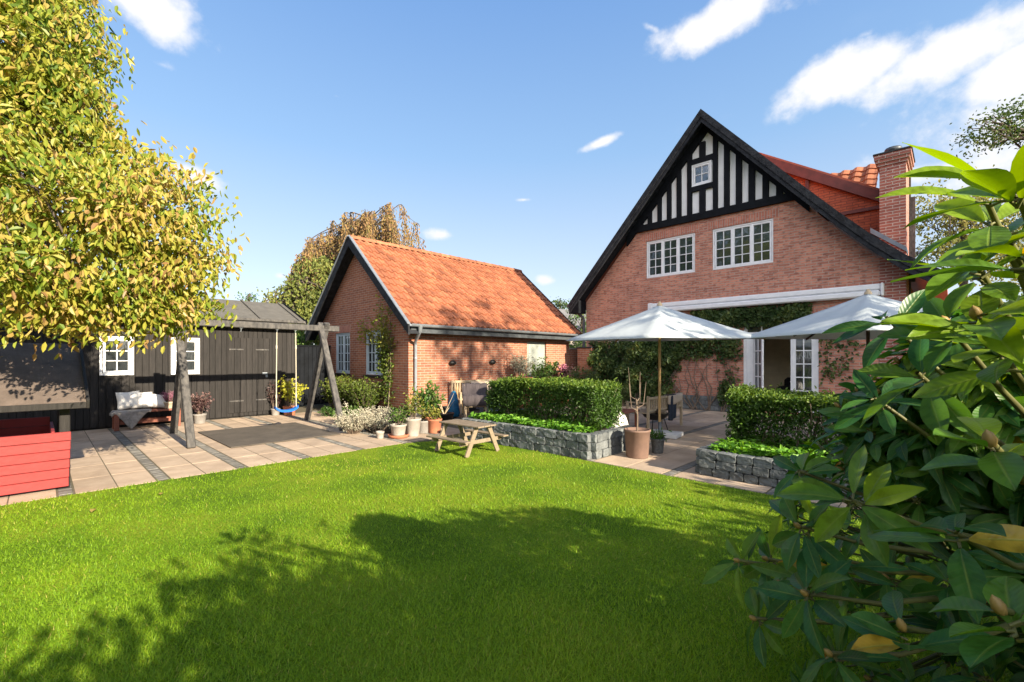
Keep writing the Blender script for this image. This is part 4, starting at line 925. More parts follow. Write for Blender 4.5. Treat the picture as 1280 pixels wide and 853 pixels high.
potted("potted_geranium", "terracotta pot of fading pinkish leaves at the right end of the corner pots", (*on_ground(543, 541).xy, 0), .15, .28, "terracotta", PL(260, .24, .28, .5, .05, .035, "leaf_shrub", .4, 1))
potted("herb_pot", "low dark grey bowl pot with spiky pale stems by the blue cover", (*on_ground(555, 527).xy, 0), .24, .20, "black_iron", None)
mb = MB()
for k in range(6): a = rnd.uniform(0, 6.28); q = on_ground(555, 527); mb.tube([(q.x, q.y, .15), (q.x + math.cos(a) * .25, q.y + math.sin(a) * .25, rnd.uniform(.45, .75))], [.012, .004], 5)
bpy.data.objects["herb_pot"]; mb.build("stems", "pale_wood", bpy.data.objects["herb_pot"], off=(q.x, q.y, 0)); bpy.data.objects["herb_pot"].rotation_euler = (0, 0, 0)
# pots on the ground against the outbuilding's long wall, beyond the hedge
def wall_pot(kind, label, px, y, r, h, potm, plant): p = on_y(px, 480, y); return potted(kind, label, (p.x, y, 0), r, h, potm, plant)
wall_pot("potted_olive", "grey green bush in a large terracotta pot left of the grey door", 652, 9.45, .34, .92, "terracotta", PL(900, .38, .72, .3, .07, .028, "leaf_silver", 0, .5))
wall_pot("potted_bay", "tall leafy green plant in a terracotta pot in front of the grey door", 676, 9.40, .26, .62, "terracotta", PL(520, .36, .88, .3, .09, .05, "leaf_green"))
wall_pot("potted_citrus", "terracotta pot with upright green leaves right of the grey door", 688, 9.45, .30, .86, "terracotta", PL(260, .26, .55, .2, .10, .05, "leaf_green"))
o = wall_pot("potted_fuchsia", "pot of dark purple leaves topped by pink flowers at the wall end", 704, 9.45, .30, .80, "terracotta", PL(420, .46, .5, .6, .08, .05, "leaf_purple"))
tuft((-.1, 0, 1.0), 60, .16, .3, .2, .07, .06, "pink_flower", o, stalk=False).name = "blossom"

# border: bushes, the climbing rose
def bush(kind, label, loc, cat, parts, group=None):
    t = thing(kind, label, cat, loc, 0, group)
    for a in parts: tuft(*a, t) if False else tuft(a[0], a[1], a[2], a[3], a[4], a[5], a[6], a[7], t, *(a[8:] if len(a) > 8 else ()))
    return t
bush("silver_bush", "silver grey santolina bush in the border by the outbuilding corner", (*on_ground(474, 540).xy, 0), "bush", [((0, .1, 0), 3400, .52, .50, .5, .045, .014, "leaf_silver"), ((-.45, .2, 0), 2200, .38, .44, .5, .045, .014, "leaf_silver")])
bush("perennial_clump", "low green plant with small white flowers behind the swing leg", (*on_ground(438, 531).xy, 0), "plant", [((0, 0, 0), 700, .38, .40, .6, .07, .03, "leaf_green"), ((.05, 0, .15), 60, .3, .45, .4, .03, .03, "leaf_silver", .7, 1)])
bush("edging_plant", "low dark green edging plant beside the black plinth of the outbuilding", (*on_ground(415, 520).xy, 0), "plant", [((0, 0, 0), 420, .36, .22, .7, .07, .03, "leaf_green", 0, .5)])
bush("leafy_shrub", "rounded green shrub under the left outbuilding window", (6.05, 12.45, 0), "shrub", [((0, 0, 0), 2200, .55, 1.05, .45, .075, .042, "leaf_shrub", 0, .75), ((-.1, .5, 0), 1100, .42, .95, .4, .075, .042, "leaf_shrub", 0, .7)])
bush("dark_shrub", "dense darker shrub against the brick below the right outbuilding window", (6.0, 11.35, 0), "shrub", [((0, 0, 0), 2400, .55, .98, .45, .075, .042, "leaf_shrub", 0, .6), ((-.1, -.35, 0), 900, .4, .8, .4, .075, .042, "leaf_shrub", 0, .5)])
bush("corner_plant", "green plant at the foot of the outbuilding corner behind the pots", (5.75, 9.1, 0), "plant", [((0, 0, 0), 500, .32, .42, .5, .07, .035, "leaf_green", 0, .7)])
rose = thing("climbing_rose", "tall climbing rose with pale yellow leaves trained beside the outbuilding windows", "climber", (6.36, 10.75, 0))
mb = MB(); P = []; D = []; T = []
for k in range(13):
    y0 = 10.72 + rnd.uniform(-.1, .1); y1 = 10.75 + rnd.uniform(-.28, .42); z1 = rnd.uniform(1.7, 3.05) if k else 3.3
    pts = [Vector((6.33, y0, 0)), Vector((6.38, y0 + (y1 - y0) * .3, z1 * .35)), Vector((6.34, y0 + (y1 - y0) * .8, z1 * .7)), Vector((6.28, y1, z1))]
    mb.tube(pts, [.014, .011, .008, .004], 5, cap=False)
    for i in range(95):
        t = rnd.random() ** .8 * 3; a = min(int(t), 2); p = pts[a].lerp(pts[a + 1], t - a)
        if p.z < .5 and rnd.random() < .6: continue
        P.append(np.array(p) + rng.normal(size=3) * np.array([.07, .11, .07])); d = rng.normal(size=3); d[0] -= .6; D.append(d); T.append(rnd.random() * .6 + .4 * (p.z > 1.8))
for k in range(170):
    P.append(np.array([6.33 + rnd.uniform(-.06, .06), rnd.uniform(11.1, 12.2), rnd.gauss(2.25, .16)])); d = rng.normal(size=3); d[0] -= .6; D.append(d); T.append(rnd.uniform(.5, 1))
mb.build("stems", "twig", rose, world=True)
P = np.array(P); Nn = rng.normal(size=P.shape); Nn[:, 0] -= 1
leaf_object("foliage", P, np.array(D), Nn, .085, .05, np.clip(np.array(T), 0, 1), "leaf_shrub", rose)

# ================================================================== ITEMS AGAINST THE OUTBUILDING
q = on_ground(594, 527); t = thing("wooden_chair", "grey wooden garden chair with a dark throw over its back, against the outbuilding wall", "chair", (q.x, q.y, 0), R(-38))
mb = MB(); mb.cbox((-.26, -.24, .36), (.26, .24, .40), .008); mb.build("seat", "picnic", t)
for x in (-.24, .24):
    for y, h in ((-.22, .56), (.24, .86)):
        mb = MB(); mb.cbox((x - .03, y - .03, 0), (x + .03, y + .03, h), .006); mb.build("leg", "picnic", t)
    mb = MB(); mb.cbox((x - .04, -.27, .56), (x + .04, .26, .60), .008); mb.build("armrest", "picnic", t)
mb = MB(); mb.cbox((-.21, .225, .46), (.21, .255, .86), .01); mb.build("backrest", "picnic", t)
mb = MB(); n = 10; vs = []
for i in range(13):
    for (y, z) in ((-.30, .40), (-.295, .60), (-.24, .64), (0, .62), (.18, .66), (.20, .86), (.25, .895), (.30, .85), (.31, .6)):
        x = -.30 + i * .05; vs.append((x, y + .012 * math.sin(i * 1.7), z + .01 * math.sin(i * 2.3 + y * 9)))
k = 9; mb.add(vs, [(i * k + j, (i + 1) * k + j, (i + 1) * k + j + 1, i * k + j + 1) for i in range(12) for j in range(k - 1)], True)
o = mb.build("throw", "dark_stripe"); o.location = (q.x, q.y, 0); o.rotation_euler = (0, 0, R(-38)); md = o.modifiers.new("thick", "SOLIDIFY"); md.thickness = .012; tag(o, "dark striped throw draped over the grey wooden chair", "throw")
t = thing("slatted_bench", "pale slatted bench standing behind the grey chair at the brick wall", "bench", (8.45, 9.58, 0))
mb = MB(); mb.cbox((-.75, .14, .82), (.75, .19, .89), .008)
for k in range(17): x = -.70 + k * .0875; mb.cbox((x - .022, .15, .42), (x + .022, .175, .82), .004)
mb.build("backrest", "pale_wood", t)
mb = MB(); mb.cbox((-.75, -.22, .38), (.75, .18, .42), .008); mb.build("seat", "pale_wood", t)
for x in (-.71, .71):
    for y, h in ((-.2, .6), (.17, .9)):
        mb = MB(); mb.cbox((x - .03, y - .025, 0), (x + .03, y + .025, h), .006); mb.build("leg", "pale_wood", t)
o = cushion_mesh(.95, .40, .12).build("seat_cushion", "beige_cloth"); o.location = (8.8, 9.62, .66); o.rotation_euler = (R(-10), 0, 0); tag(o, "long beige cushion leaning on the slatted bench behind the hedge end", "cushion")
q = on_ground(613, 523); t = thing("plastic_tub", "blue grey plastic tub half hidden by the left end of the clipped hedge", "tub", (q.x, q.y, 0))
mb = MB(); mb.lathe([(0, 0), (.24, 0), (.29, .33), (.315, .34), (.315, .365), (.28, .365), (.23, .03), (0, .03)], (0, 0, 0), 20, 1.15, .8); mb.build("tub_body", "blue_tub", t)
mb = MB(); mb.tube([(-.37, -.06, .30), (-.41, -.06, .28), (-.41, .06, .28), (-.37, .06, .30)], .012, 6); mb.build("handle", "blue_tub", t)
q = on_ground(567, 522); mb = MB()
mb.lathe([(0, 0), (.13, .02), (.155, .12), (.14, .30), (.115, .46), (.10, .56), (.06, .64), (.02, .67), (0, .67)], (0, 0, 0), 14)
rs = random.Random(3); mb.v = [(x * (1 + .12 * math.sin(5 * math.atan2(y, x) + z * 4)), y * (1 + .12 * math.sin(5 * math.atan2(y, x) + z * 4)), z) for x, y, z in mb.v]
o = mb.build("furniture_cover", "teal_cloth"); o.location = (q.x, q.y, 0); tag(o, "upright bundled teal blue cover standing by the brick wall", "cover")
x0 = on_y(577, 500, 9.7).x
for i in range(4):
    mb = MB(); mb.bar((0, -.12, 0), (.02, .12, rnd.uniform(.78, .95)), .05, .025, up=(0, 1, 0)); o = mb.build("wooden_stake", "pole_wood"); o.location = (x0 - .15 + i * .1, 9.7, 0)
    tag(o, "thin wooden stake leaning on the brick between the blue cover and the grey chair", "stake", "wooden stakes leaning on the outbuilding")

# ================================================================== PICNIC TABLE
t = thing("picnic_table", "small weathered wooden picnic table with fixed seats on the lawn edge", "picnic table", (4.78, 5.63, 0), R(2))
mb = MB()
for k in range(3): mb.tint = rnd.random(); mb.cbox((-.20 + k * .135, -.47, .435), (-.20 + k * .135 + .128, .47, .458), .004)
mb.build("table_top", "picnic", t)
for x in (-.46, .36):
    mb = MB(); mb.cbox((x, -.47, .235), (x + .12, .47, .258), .004); mb.build("seat", "picnic", t)
for y in (-.36, .36):
    for s in (-1, 1):
        mb = MB(); mb.bar((s * .34, y, 0), (s * .13, y, .434), .075, .032, up=(0, 1, 0), c=.004); mb.build("leg", "picnic", t)
    mb = MB(); yy = y + .034 * (1 if y < 0 else -1); mb.cbox((-.45, yy - .014, .175), (.45, yy + .014, .234), .004); mb.build("cross_beam", "picnic", t)

# ================================================================== RAISED BEDS AND HEDGES
def stone_wall(mb, p0, p1, h, th=.16, courses=3):
    """courses of roughly cut granite blocks between two ground points"""
    p0, p1 = Vector((*p0, 0)), Vector((*p1, 0)); d = (p1 - p0); l = d.length; x = d.normalized(); y = Vector((-x.y, x.x, 0))
    ch = h / courses
    for c in range(courses):
        s = -rnd.uniform(0, .1)
        while s < l - .02:
            w = rnd.uniform(.13, .24); a, b2 = max(0, s), min(l, s + w); s += w
            if b2 - a < .04: continue
            mb.tint = rnd.random(); e = rnd.uniform(-.012, .012)
            bm = bmesh.new(); bmesh.ops.create_cube(bm, size=1); bmesh.ops.subdivide_edges(bm, edges=list(bm.edges), cuts=2, use_grid_fill=True)
            for v in bm.verts:
                k = v.co; u = (k.x + .5); r3 = rnd.uniform(-.006, .006)
                rd = 1 - .045 * (abs(k.x) > .45) * (abs(k.z) > .45) - .03 * (abs(k.y) > .45) * ((abs(k.x) > .45) + (abs(k.z) > .45))
                v.co = p0 + x * (a + .003 + (b2 - a - .006) * (k.x * rd + .5)) + y * (k.y * th + e + r3) + Vector((0, 0, c * ch + ch * (k.z * rd * .98 + .5) + r3 * .5))
            bm.verts.index_update(); mb.add([v.co.copy() for v in bm.verts], [tuple(v.index for v in f.verts) for f in bm.faces]); bm.free()
def raised_bed(label, corners, h, closed=False):
    xs = [c[0] for c in corners]; ys = [c[1] for c in corners]
    t = thing("raised_bed", label, "raised bed", (sum(xs) / len(xs), sum(ys) / len(ys), 0), 0, "granite raised beds")
    for a, b2 in zip(corners, corners[1:]):
        mb = MB(); stone_wall(mb, a, b2, h); mb.build("stone_wall", "granite", t, world=True)
    mb = MB(); mb.add([(x, y, h - .06) for x, y in corners], [tuple(range(len(corners)))]); mb.build("soil", "soil", t, world=True)
    return t
B1 = [(6.95, 3.92), (5.68, 3.86), (5.56, 6.62), (7.6, 6.9)]
raised_bed("grey granite raised bed behind the picnic table, holding the longer hedge", B1, .37)
B2 = [(7.4, 2.35), (5.98, 2.35), (6.0, -1.6)]
raised_bed("grey granite raised bed by the big rhododendron, right of the terrace path", B2 + [(7.4, -1.6)], .31)
def ground_cover(name, label, poly_x, poly_y, z, n, hole=None):
    P = np.stack([rng.uniform(*poly_x, n), rng.uniform(*poly_y, n), np.full(n, z)], 1); P[:, 2] += .06 * np.sin(P[:, 0] * 7) * np.cos(P[:, 1] * 6) * .5 + rng.random(n) * .10
    D = rng.normal(size=(n, 3)); D[:, 2] = np.abs(D[:, 2]) * .3; Nn = rng.normal(size=(n, 3)) * .5; Nn[:, 2] += 1
    o = leaf_object(name, P, D, Nn, rng.uniform(.05, .095, n), rng.uniform(.035, .06, n), np.clip(rng.random(n) * .8 + (P[:, 2] - z) * 2, 0, 1), "leaf_cover", None, bend=.25, off=(0, 0, 0))
    return tag(o, label, "ground cover", None, "stuff")
ground_cover("ground_cover", "bright green low leaves along the edge of the bed below the longer hedge", (5.66, 6.9), (4.08, 6.6), .34, 5200)
ground_cover("ground_cover", "bright green low leaves spilling over the right-hand granite bed", (6.06, 7.4), (-1.5, 2.28), .28, 6500)
def hedge(label, x0, x1, y0, y1, z0, z1, n, gap=.4, lit=.0):
    t = thing("clipped_hedge", label, "hedge", ((x0 + x1) / 2, (y0 + y1) / 2, z0), 0, "clipped hedges in the raised beds")
    mb = MB(); P0 = []
    for k in range(int((y1 - y0) * 9)):
        y = rnd.uniform(y0 + .1, y1 - .1); x = rnd.uniform(x0 + .15, x1 - .15)
        for q in range(3): limb(mb, (x, y, z0), (x + rnd.uniform(-.22, .22), y + rnd.uniform(-.25, .25), z1 - rnd.uniform(.05, .2)), .012, .004, .1, 4)
    mb.build("stems", "twig", t, world=True)
    per = n // 100; P = []
    nt = n * 3 // 10; P.append(np.stack([rng.uniform(x0, x1, nt), rng.uniform(y0, y1, nt), z1 - np.abs(rng.normal(0, .035, nt))], 1))
    for fc in range(4):
        k = n * 2 // 10 if fc != 1 else n // 10
        a = rng.random(k); zz = z0 + (z1 - z0) * rng.random(k) ** .62; dep = np.abs(rng.normal(0, .07, k))
        if fc == 0: q = np.stack([x0 + dep, y0 + a * (y1 - y0), zz], 1)
        elif fc == 1: q = np.stack([x1 - dep, y0 + a * (y1 - y0), zz], 1)
        elif fc == 2: q = np.stack([x0 + a * (x1 - x0), y0 + dep, zz], 1)
        else: q = np.stack([x0 + a * (x1 - x0), y1 - dep, zz], 1)
        P.append(q)
    k = n * 3 // 10; P.append(np.stack([rng.uniform(x0, x1, k), rng.uniform(y0, y1, k), z0 + (z1 - z0) * rng.random(k) ** .5], 1))
    P = np.concatenate(P)
    # thin and bushy spots: drop leaves where a smooth field is low, let others stand out
    f = np.sin(P[:, 1] * 5.1 + 1.3 * np.sin(P[:, 2] * 7)) * np.sin(P[:, 0] * 6.3 + P[:, 2] * 5) + .5 * np.sin(P[:, 1] * 13 + P[:, 2] * 11)
    low = (P[:, 2] - z0) / (z1 - z0); keep = rng.random(len(P)) < np.clip(.75 + .35 * f - gap * np.clip(.55 - low, 0, 1) * 2, .05, 1); P = P[keep]; f = f[keep]
    P += rng.normal(size=P.shape) * .024; P[:, 2] += .026 * f + .03 * np.sin(P[:, 1] * 2.7 + P[:, 0] * 2); P[:, 0] += .035 * np.sin(P[:, 1] * 3.3 + P[:, 2] * 4); sh = rng.random(len(P)) < .012; P[sh, 2] += .07 * (P[sh, 2] > z1 - .12)
    n2 = len(P); D = scatter_dirs(n2, up=.25); Nn = rng.normal(size=(n2, 3)); Nn[:, 2] += .6
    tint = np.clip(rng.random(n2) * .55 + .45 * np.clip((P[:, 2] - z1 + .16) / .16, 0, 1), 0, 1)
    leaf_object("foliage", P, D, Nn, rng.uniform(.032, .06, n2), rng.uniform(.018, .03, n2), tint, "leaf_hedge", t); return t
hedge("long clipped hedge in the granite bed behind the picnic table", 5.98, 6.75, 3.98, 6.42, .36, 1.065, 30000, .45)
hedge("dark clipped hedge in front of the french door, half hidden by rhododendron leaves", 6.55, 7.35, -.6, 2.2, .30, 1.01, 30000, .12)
# ================================================================== CLIMBER ON THE HOUSE
vine = thing("wall_climber", "dark green climber covering the house wall behind the parasol and over the french door", "climber", (13.2, 6.5, 0))
Pv = []; Tv = []
def patch(y0, y1, z0, z1, n, th, dens=.75, dark=0):
    y = rng.uniform(y0, y1, n); z = rng.uniform(z0, z1, n)
    f = np.sin(y * 3.1 + 2 * np.sin(z * 2.3)) * np.sin(z * 4.1 + y) + .6 * np.sin(y * 9 + z * 7); e = np.minimum(np.minimum(y - y0, y1 - y) / (.16 * (y1 - y0)), np.minimum(z - z0, z1 - z) / (.25 * (z1 - z0)))
    k = rng.random(n) < np.clip(dens + .3 * f, 0, 1) * np.clip(e + .25, 0, 1); y, z, f = y[k], z[k], f[k]
    bulge = th * (.45 + .35 * f) * np.clip(np.sqrt(np.clip(e[k], 0, 1)), .15, 1)
    Pv.append(np.stack([HX - .03 - np.clip(bulge, .02, 1) * (.35 + .65 * rng.random(len(y))), y, z], 1)); Tv.append(np.clip(rng.random(len(y)) * .7 + .2 * f + dark, 0, 1))
patch(6.9, 9.05, .05, 2.12, 9500, .65, .95); patch(5.8, 7.3, 1.1, 2.3, 5200, .5, .85); patch(6.0, 7.0, .1, 1.2, 2200, .55, .6); patch(4.1, 6.3, 1.45, 2.45, 4200, .32, .6); patch(2.5, 5.5, 2.35, 2.88, 4600, .40, .85)
patch(5.2, 7.2, 2.2, 2.6, 1500, .3, .6); patch(4.2, 4.75, .3, 1.7, 420, .15, .35); patch(1.5, 2.35, .9, 2.5, 900, .14, .4); patch(4.4, 4.7, .1, .9, 500, .3, .6)
Pv = np.concatenate(Pv); Tv = np.concatenate(Tv); n = len(Pv); D = rng.normal(size=(n, 3)); D[:, 0] -= .5; D[:, 2] -= .5; Nn = rng.normal(size=(n, 3)) * .6; Nn[:, 0] -= 1
leaf_object("foliage", Pv, D, Nn, rng.uniform(.06, .12, n), rng.uniform(.045, .085, n), Tv, "leaf_vine", vine)
mb = MB()
for k in range(26):
    y = rnd.choice((4.6, 5.0, 5.4, 6.3, 7.2, 8.2)) + rnd.uniform(-.1, .1); pts = [Vector((13.24, y, 0))]
    for q in range(7): pts.append(Vector((13.25 - rnd.uniform(0, .05), pts[-1].y + rnd.uniform(-.28, .28), pts[-1].z + rnd.uniform(.2, .42))))
    mb.tube(pts, [.022, .02, .016, .012, .01, .008, .006, .004], 5, cap=False)
mb.build("stems", "twig", vine, world=True)

# ================================================================== PARASOLS
def parasol(label, loc, ang, pole_m, R_=1.79, zt=1.86, apex=2.5, tilt=0.0):
    t = thing("garden_parasol", label, "parasol", loc, ang, "square parasols on the terrace")
    mx = Matrix.Translation((0, 0, zt)) @ Matrix.Rotation(tilt, 4, "Y") @ Matrix.Translation((0, 0, -zt))
    mb = MB(); N_ = 32; M_ = 10; vs = []
    for i in range(N_):
        a = i / N_ * 2 * math.pi; q = a % (math.pi / 2) - math.pi / 4
        rad = R_ * math.cos(math.pi / 4) / math.cos(q)                    # square outline, corner at angle 0
        c = abs(((a / (math.pi / 4)) % 1) - .5) * 2                        # 1 on a rib, 0 between two
        for j in range(M_ + 1):
            s = j / M_; z = apex - (apex - zt) * (s ** .93) - .05 * (1 - c) * math.sin(math.pi * min(1, s * 1.05)) * s
            if j == M_: z -= .012
            vs.append((math.cos(a) * rad * s * (1 - .012 * (1 - c)), math.sin(a) * rad * s * (1 - .012 * (1 - c)), z))
    vs = [mx @ Vector(v) for v in vs]
    mb.add(vs, [(i * (M_ + 1) + j, ((i + 1) % N_) * (M_ + 1) + j, ((i + 1) % N_) * (M_ + 1) + j + 1, i * (M_ + 1) + j + 1) for i in range(N_) for j in range(M_)], True)
    o = mb.build("canopy", "canvas", t); md = o.modifiers.new("thick", "SOLIDIFY"); md.thickness = .004
    mb = MB(); mb.tube([(0, 0, .06), (0, 0, apex - .02)], .024, 12); mb.build("pole", pole_m, t)
    mb = MB(); p = mx @ Vector((0, 0, apex)); mb.lathe([(.05, -.02), (.045, .02), (.025, .035), (.022, .06), (0, .065)], p, 12); mb.build("finial", "pale_wood", t)
    hub = MB(); hub.lathe([(.045, -.04), (.05, 0), (.045, .04)], (0, 0, apex - .52), 12); hub.build("runner", pole_m, t)
    for k in range(8):
        a = k * math.pi / 4; rad = R_ if k % 2 == 0 else R_ * .7071
        mb = MB(); mb.bar(mx @ Vector((math.cos(a) * .05, math.sin(a) * .05, apex - .07)), mx @ Vector((math.cos(a) * rad * .985, math.sin(a) * rad * .985, zt - .022)), .022, .03, c=.003)
        rb = mb.build("rib", pole_m, t)
        mb = MB(); mb.bar((math.cos(a) * .05, math.sin(a) * .05, apex - .52), mx @ Vector((math.cos(a) * rad * .5, math.sin(a) * rad * .5, zt + (apex - zt) * .46 - .04)), .016, .022, c=.003); mb.build("strut", pole_m, rb)
    return t
p1 = on_ground(824.5, 548); p2 = at(1085, 448, 7.0)
to_cam = lambda p: math.atan2(-p.y, -p.x)
parasol("open white square parasol on a light wooden pole between the two hedges", (p1.x, p1.y, 0), to_cam(p1), "pole_wood", tilt=R(1.2))
parasol("open white square parasol on a dark pole, partly behind the rhododendron leaves", (p2.x, p2.y, 0), to_cam(p2), "dark_wood")
t = thing("parasol_base", "white stone slab base at the foot of the light wooden parasol pole", "parasol base", (p1.x + .05, p1.y, 0), R(8))
mb = MB(); mb.cbox((-.02, -.29, .002), (.46, .29, .085), .012); mb.build("slab", "pale_stone", t)
mb = MB(); mb.lathe([(.06, .0), (.06, .02), (.034, .025), (.034, .30), (.028, .31)], (-.05, 0, .0), 12); mb.build("sleeve", "zinc_dark", t)
t = thing("parasol_base", "dark parasol foot on the paving under the half hidden parasol", "parasol base", (p2.x, p2.y, 0))
mb = MB(); mb.lathe([(0, .0), (.28, .002), (.28, .05), (.06, .08), (.036, .09), (.036, .35), (.028, .36)], (0, 0, 0), 20); mb.build("foot", "black_iron", t)

# ================================================================== TERRACE FURNITURE
t = thing("wooden_bench", "pale slatted garden bench on the terrace with cloths hung over its back", "bench", (9.2, 4.36, 0))
mb = MB(); mb.cbox((-.80, -.03, .66), (.78, .03, .71), .008); mb.cbox((-.76, -.02, .42), (.74, .02, .46), .006)
for k in range(17): x = -.72 + k * .09; mb.cbox((x - .016, -.012, .46), (x + .016, .012, .66), .004)
mb.build("backrest", "pale_wood", t)
mb = MB()
for k in range(5): mb.tint = rnd.random(); mb.cbox((-.78, .02 + k * .095, .38), (.76, .02 + k * .095 + .085, .405), .005)
mb.build("seat", "pale_wood", t)
for x in (-.78, .76):
    for y, h in ((0, .74), (.46, .58)):
        mb = MB(); mb.cbox((x - .025, y - .025, 0), (x + .025, y + .025, h), .006); mb.build("leg", "pale_wood", t)
    mb = MB(); mb.cbox((x - .03, .02, .58), (x + .03, .50, .61), .006); mb.build("armrest", "pale_wood", t)
def hung(name, m_, x0, x1, front, back, lab, cat, th=.012):
    mb = MB(); nx, ny = 14, 14; vs = []; L_ = front + back + .08
    for i in range(nx + 1):
        for j in range(ny + 1):
            s = j / ny * L_; u = i / nx; x = x0 + (x1 - x0) * u
            if s < front: y, z = -.05 - .012 * math.sin(u * 15 + 1) * (1 - s / front), .715 - (front - s)
            elif s < front + .08: y, z = -.05 + (s - front) * 1.25, .722
            else: y, z = .05 + .01 * math.sin(u * 13), .715 - (s - front - .08)
            if s < front: z -= .05 * math.sin(u * 3.1 + .5) * (1 - s / front)
            vs.append((x + .012 * math.sin(s * 8), y, z))
    mb.add(vs, [(i * (ny + 1) + j, (i + 1) * (ny + 1) + j, (i + 1) * (ny + 1) + j + 1, i * (ny + 1) + j + 1) for i in range(nx) for j in range(ny)], True)
    o = mb.build(name, m_); o.location = (9.2, 4.36, 0); md = o.modifiers.new("thick", "SOLIDIFY"); md.thickness = th; tag(o, lab, cat)
hung("blanket", "beige_cloth", .0, .72, .16, .3, "beige blanket folded over the right half of the terrace bench back", "blanket", .03)
hung("jacket", "navy_cloth", .02, .40, .50, .2, "dark jacket hanging from the terrace bench back under the beige blanket", "jacket", .02)
fp = on_ground(819, 539); t = thing("fire_bowl", "black iron fire bowl on thin legs holding split logs, behind the parasol pole", "fire bowl", (fp.x, fp.y, 0))
mb = MB(); mb.lathe([(0, .22), (.12, .235), (.22, .29), (.28, .37), (.285, .375), (.27, .375), (.21, .30), (.11, .25), (0, .24)], (0, 0, 0), 24); mb.build("bowl", "black_iron", t)
for k in range(3):
    a = R(40 + k * 120); mb = MB(); mb.tube([(math.cos(a) * .18, math.sin(a) * .18, .27), (math.cos(a) * .27, math.sin(a) * .27, 0)], .011, 6); mb.build("leg", "black_iron", t)
for k, (x, y, a, l) in enumerate(((-.05, .02, 25, .36), (.06, -.04, 120, .32), (.0, .05, 75, .34))):
    mb = MB(); d = Vector((math.cos(R(a)), math.sin(R(a)), .22)); c = Vector((x, y, .36 + k * .045)); mb.bar(c - d * l / 2, c + d * l / 2, .07, .075, c=.02)
    o = mb.build("split_log", "bark" if k != 1 else "picnic"); o.location = (fp.x, fp.y, 0); tag(o, "split log lying in the black fire bowl", "log", "logs in the fire bowl")
t = thing("low_table", "low reddish wooden table on the terrace beside the slatted bench", "table", (7.75, 4.72, 0), R(6))
mb = MB()
for k in range(6): mb.tint = rnd.random(); mb.cbox((-.45, -.33 + k * .11, .46), (.45, -.33 + k * .11 + .102, .485), .004)
mb.build("table_top", "teak", t)
for x in (-.4, .4):
    for y in (-.28, .28):
        mb = MB(); mb.cbox((x - .03, y - .03, 0), (x + .03, y + .03, .459), .005); mb.build("leg", "teak", t)
potted("table_plant", "small green plant in a brown pot standing on the low reddish table", (7.55, 4.92, .486), .13, .19, "brown_pot", PL(620, .16, .24, .4, .05, .016, "leaf_green"))
potted("table_flowers", "small red flowers in a pot at the hedge end of the low table", (7.42, 4.62, .486), .07, .09, "terracotta", PL(140, .10, .14, .4, .04, .03, "pink_flower"))
q = at(768, 505, 7.9); mb = MB(); mb.lathe([(0, 0), (.21, .01), (.25, .10), (.24, .30), (.20, .48), (.12, .58), (.05, .62), (0, .62)], (0, 0, 0), 18)
mb.v = [(x * (1 + .1 * math.sin(4 * math.atan2(y, x) + z * 5)), y * (1 + .1 * math.sin(3 * math.atan2(y, x) - z * 6)), z) for x, y, z in mb.v]
o = mb.build("cushion_bag", "white_cloth"); o.location = (q.x, q.y, 0); tag(o, "slumped white cloth bag at the right end of the long hedge bed", "bag")
q = on_ground(796.5, 571); t = thing("tree_tub", "large brown clay tub with thin bare stems at the corner of the granite bed", "tree tub", (q.x, q.y, 0)); pot_mesh(.195, .42, .82).build("pot", "brown_pot", t)
mb = MB(); mb.lathe([(.175, .385), (0, .39)], (0, 0, 0), 14); mb.build("earth", "soil", t)
mb = MB(); mb.tube([(0, 0, .38), (.01, 0, .62), (-.01, .01, .88)], [.014, .012, .010], 7)
for a, l, z in ((40, .34, .62), (150, .42, .70), (230, .36, .78), (320, .40, .74), (100, .5, .86), (10, .45, .84)):
    mb.tube([(0, 0, z), (math.cos(R(a)) * .10, math.sin(R(a)) * .10, z + .05), (math.cos(R(a)) * .14, math.sin(R(a)) * .14, z + l)], [.009, .007, .003], 5, cap=False)
mb.build("trunk", "twig", t)
potted("wicker_pot", "small grey wicker pot with low leaves right of the large brown tub", (*on_ground(822, 566).xy, 0), .105, .23, "wicker", PL(180, .13, .14, .4, .06, .022, "leaf_green", 0, .6))
t = potted("standard_tree", "small round headed tree in a pot before the climber on the house wall", (9.1, 6.35, 0), .17, .28, "grey_pot", None)
mb = MB(); mb.tube([(0, 0, .25), (.02, .01, .7), (0, 0, 1.05)], [.016, .014, .012], 6); mb.build("trunk", "twig", t)
tuft((0, 0, .78), 900, .36, .52, .5, .06, .03, "leaf_vine", t, .2, .9)
for (y, z0, lab) in ((8.6, .0, "rounded shrub at the wall foot left of the terrace bench"), (7.5, .0, "low shrub in shade below the climber behind the small round tree")):
    bush("wall_shrub", lab, (12.6, y, 0), "shrub", [((0, 0, 0), 1300, .5, .75, .5, .07, .035, "leaf_vine", .1, .9)])

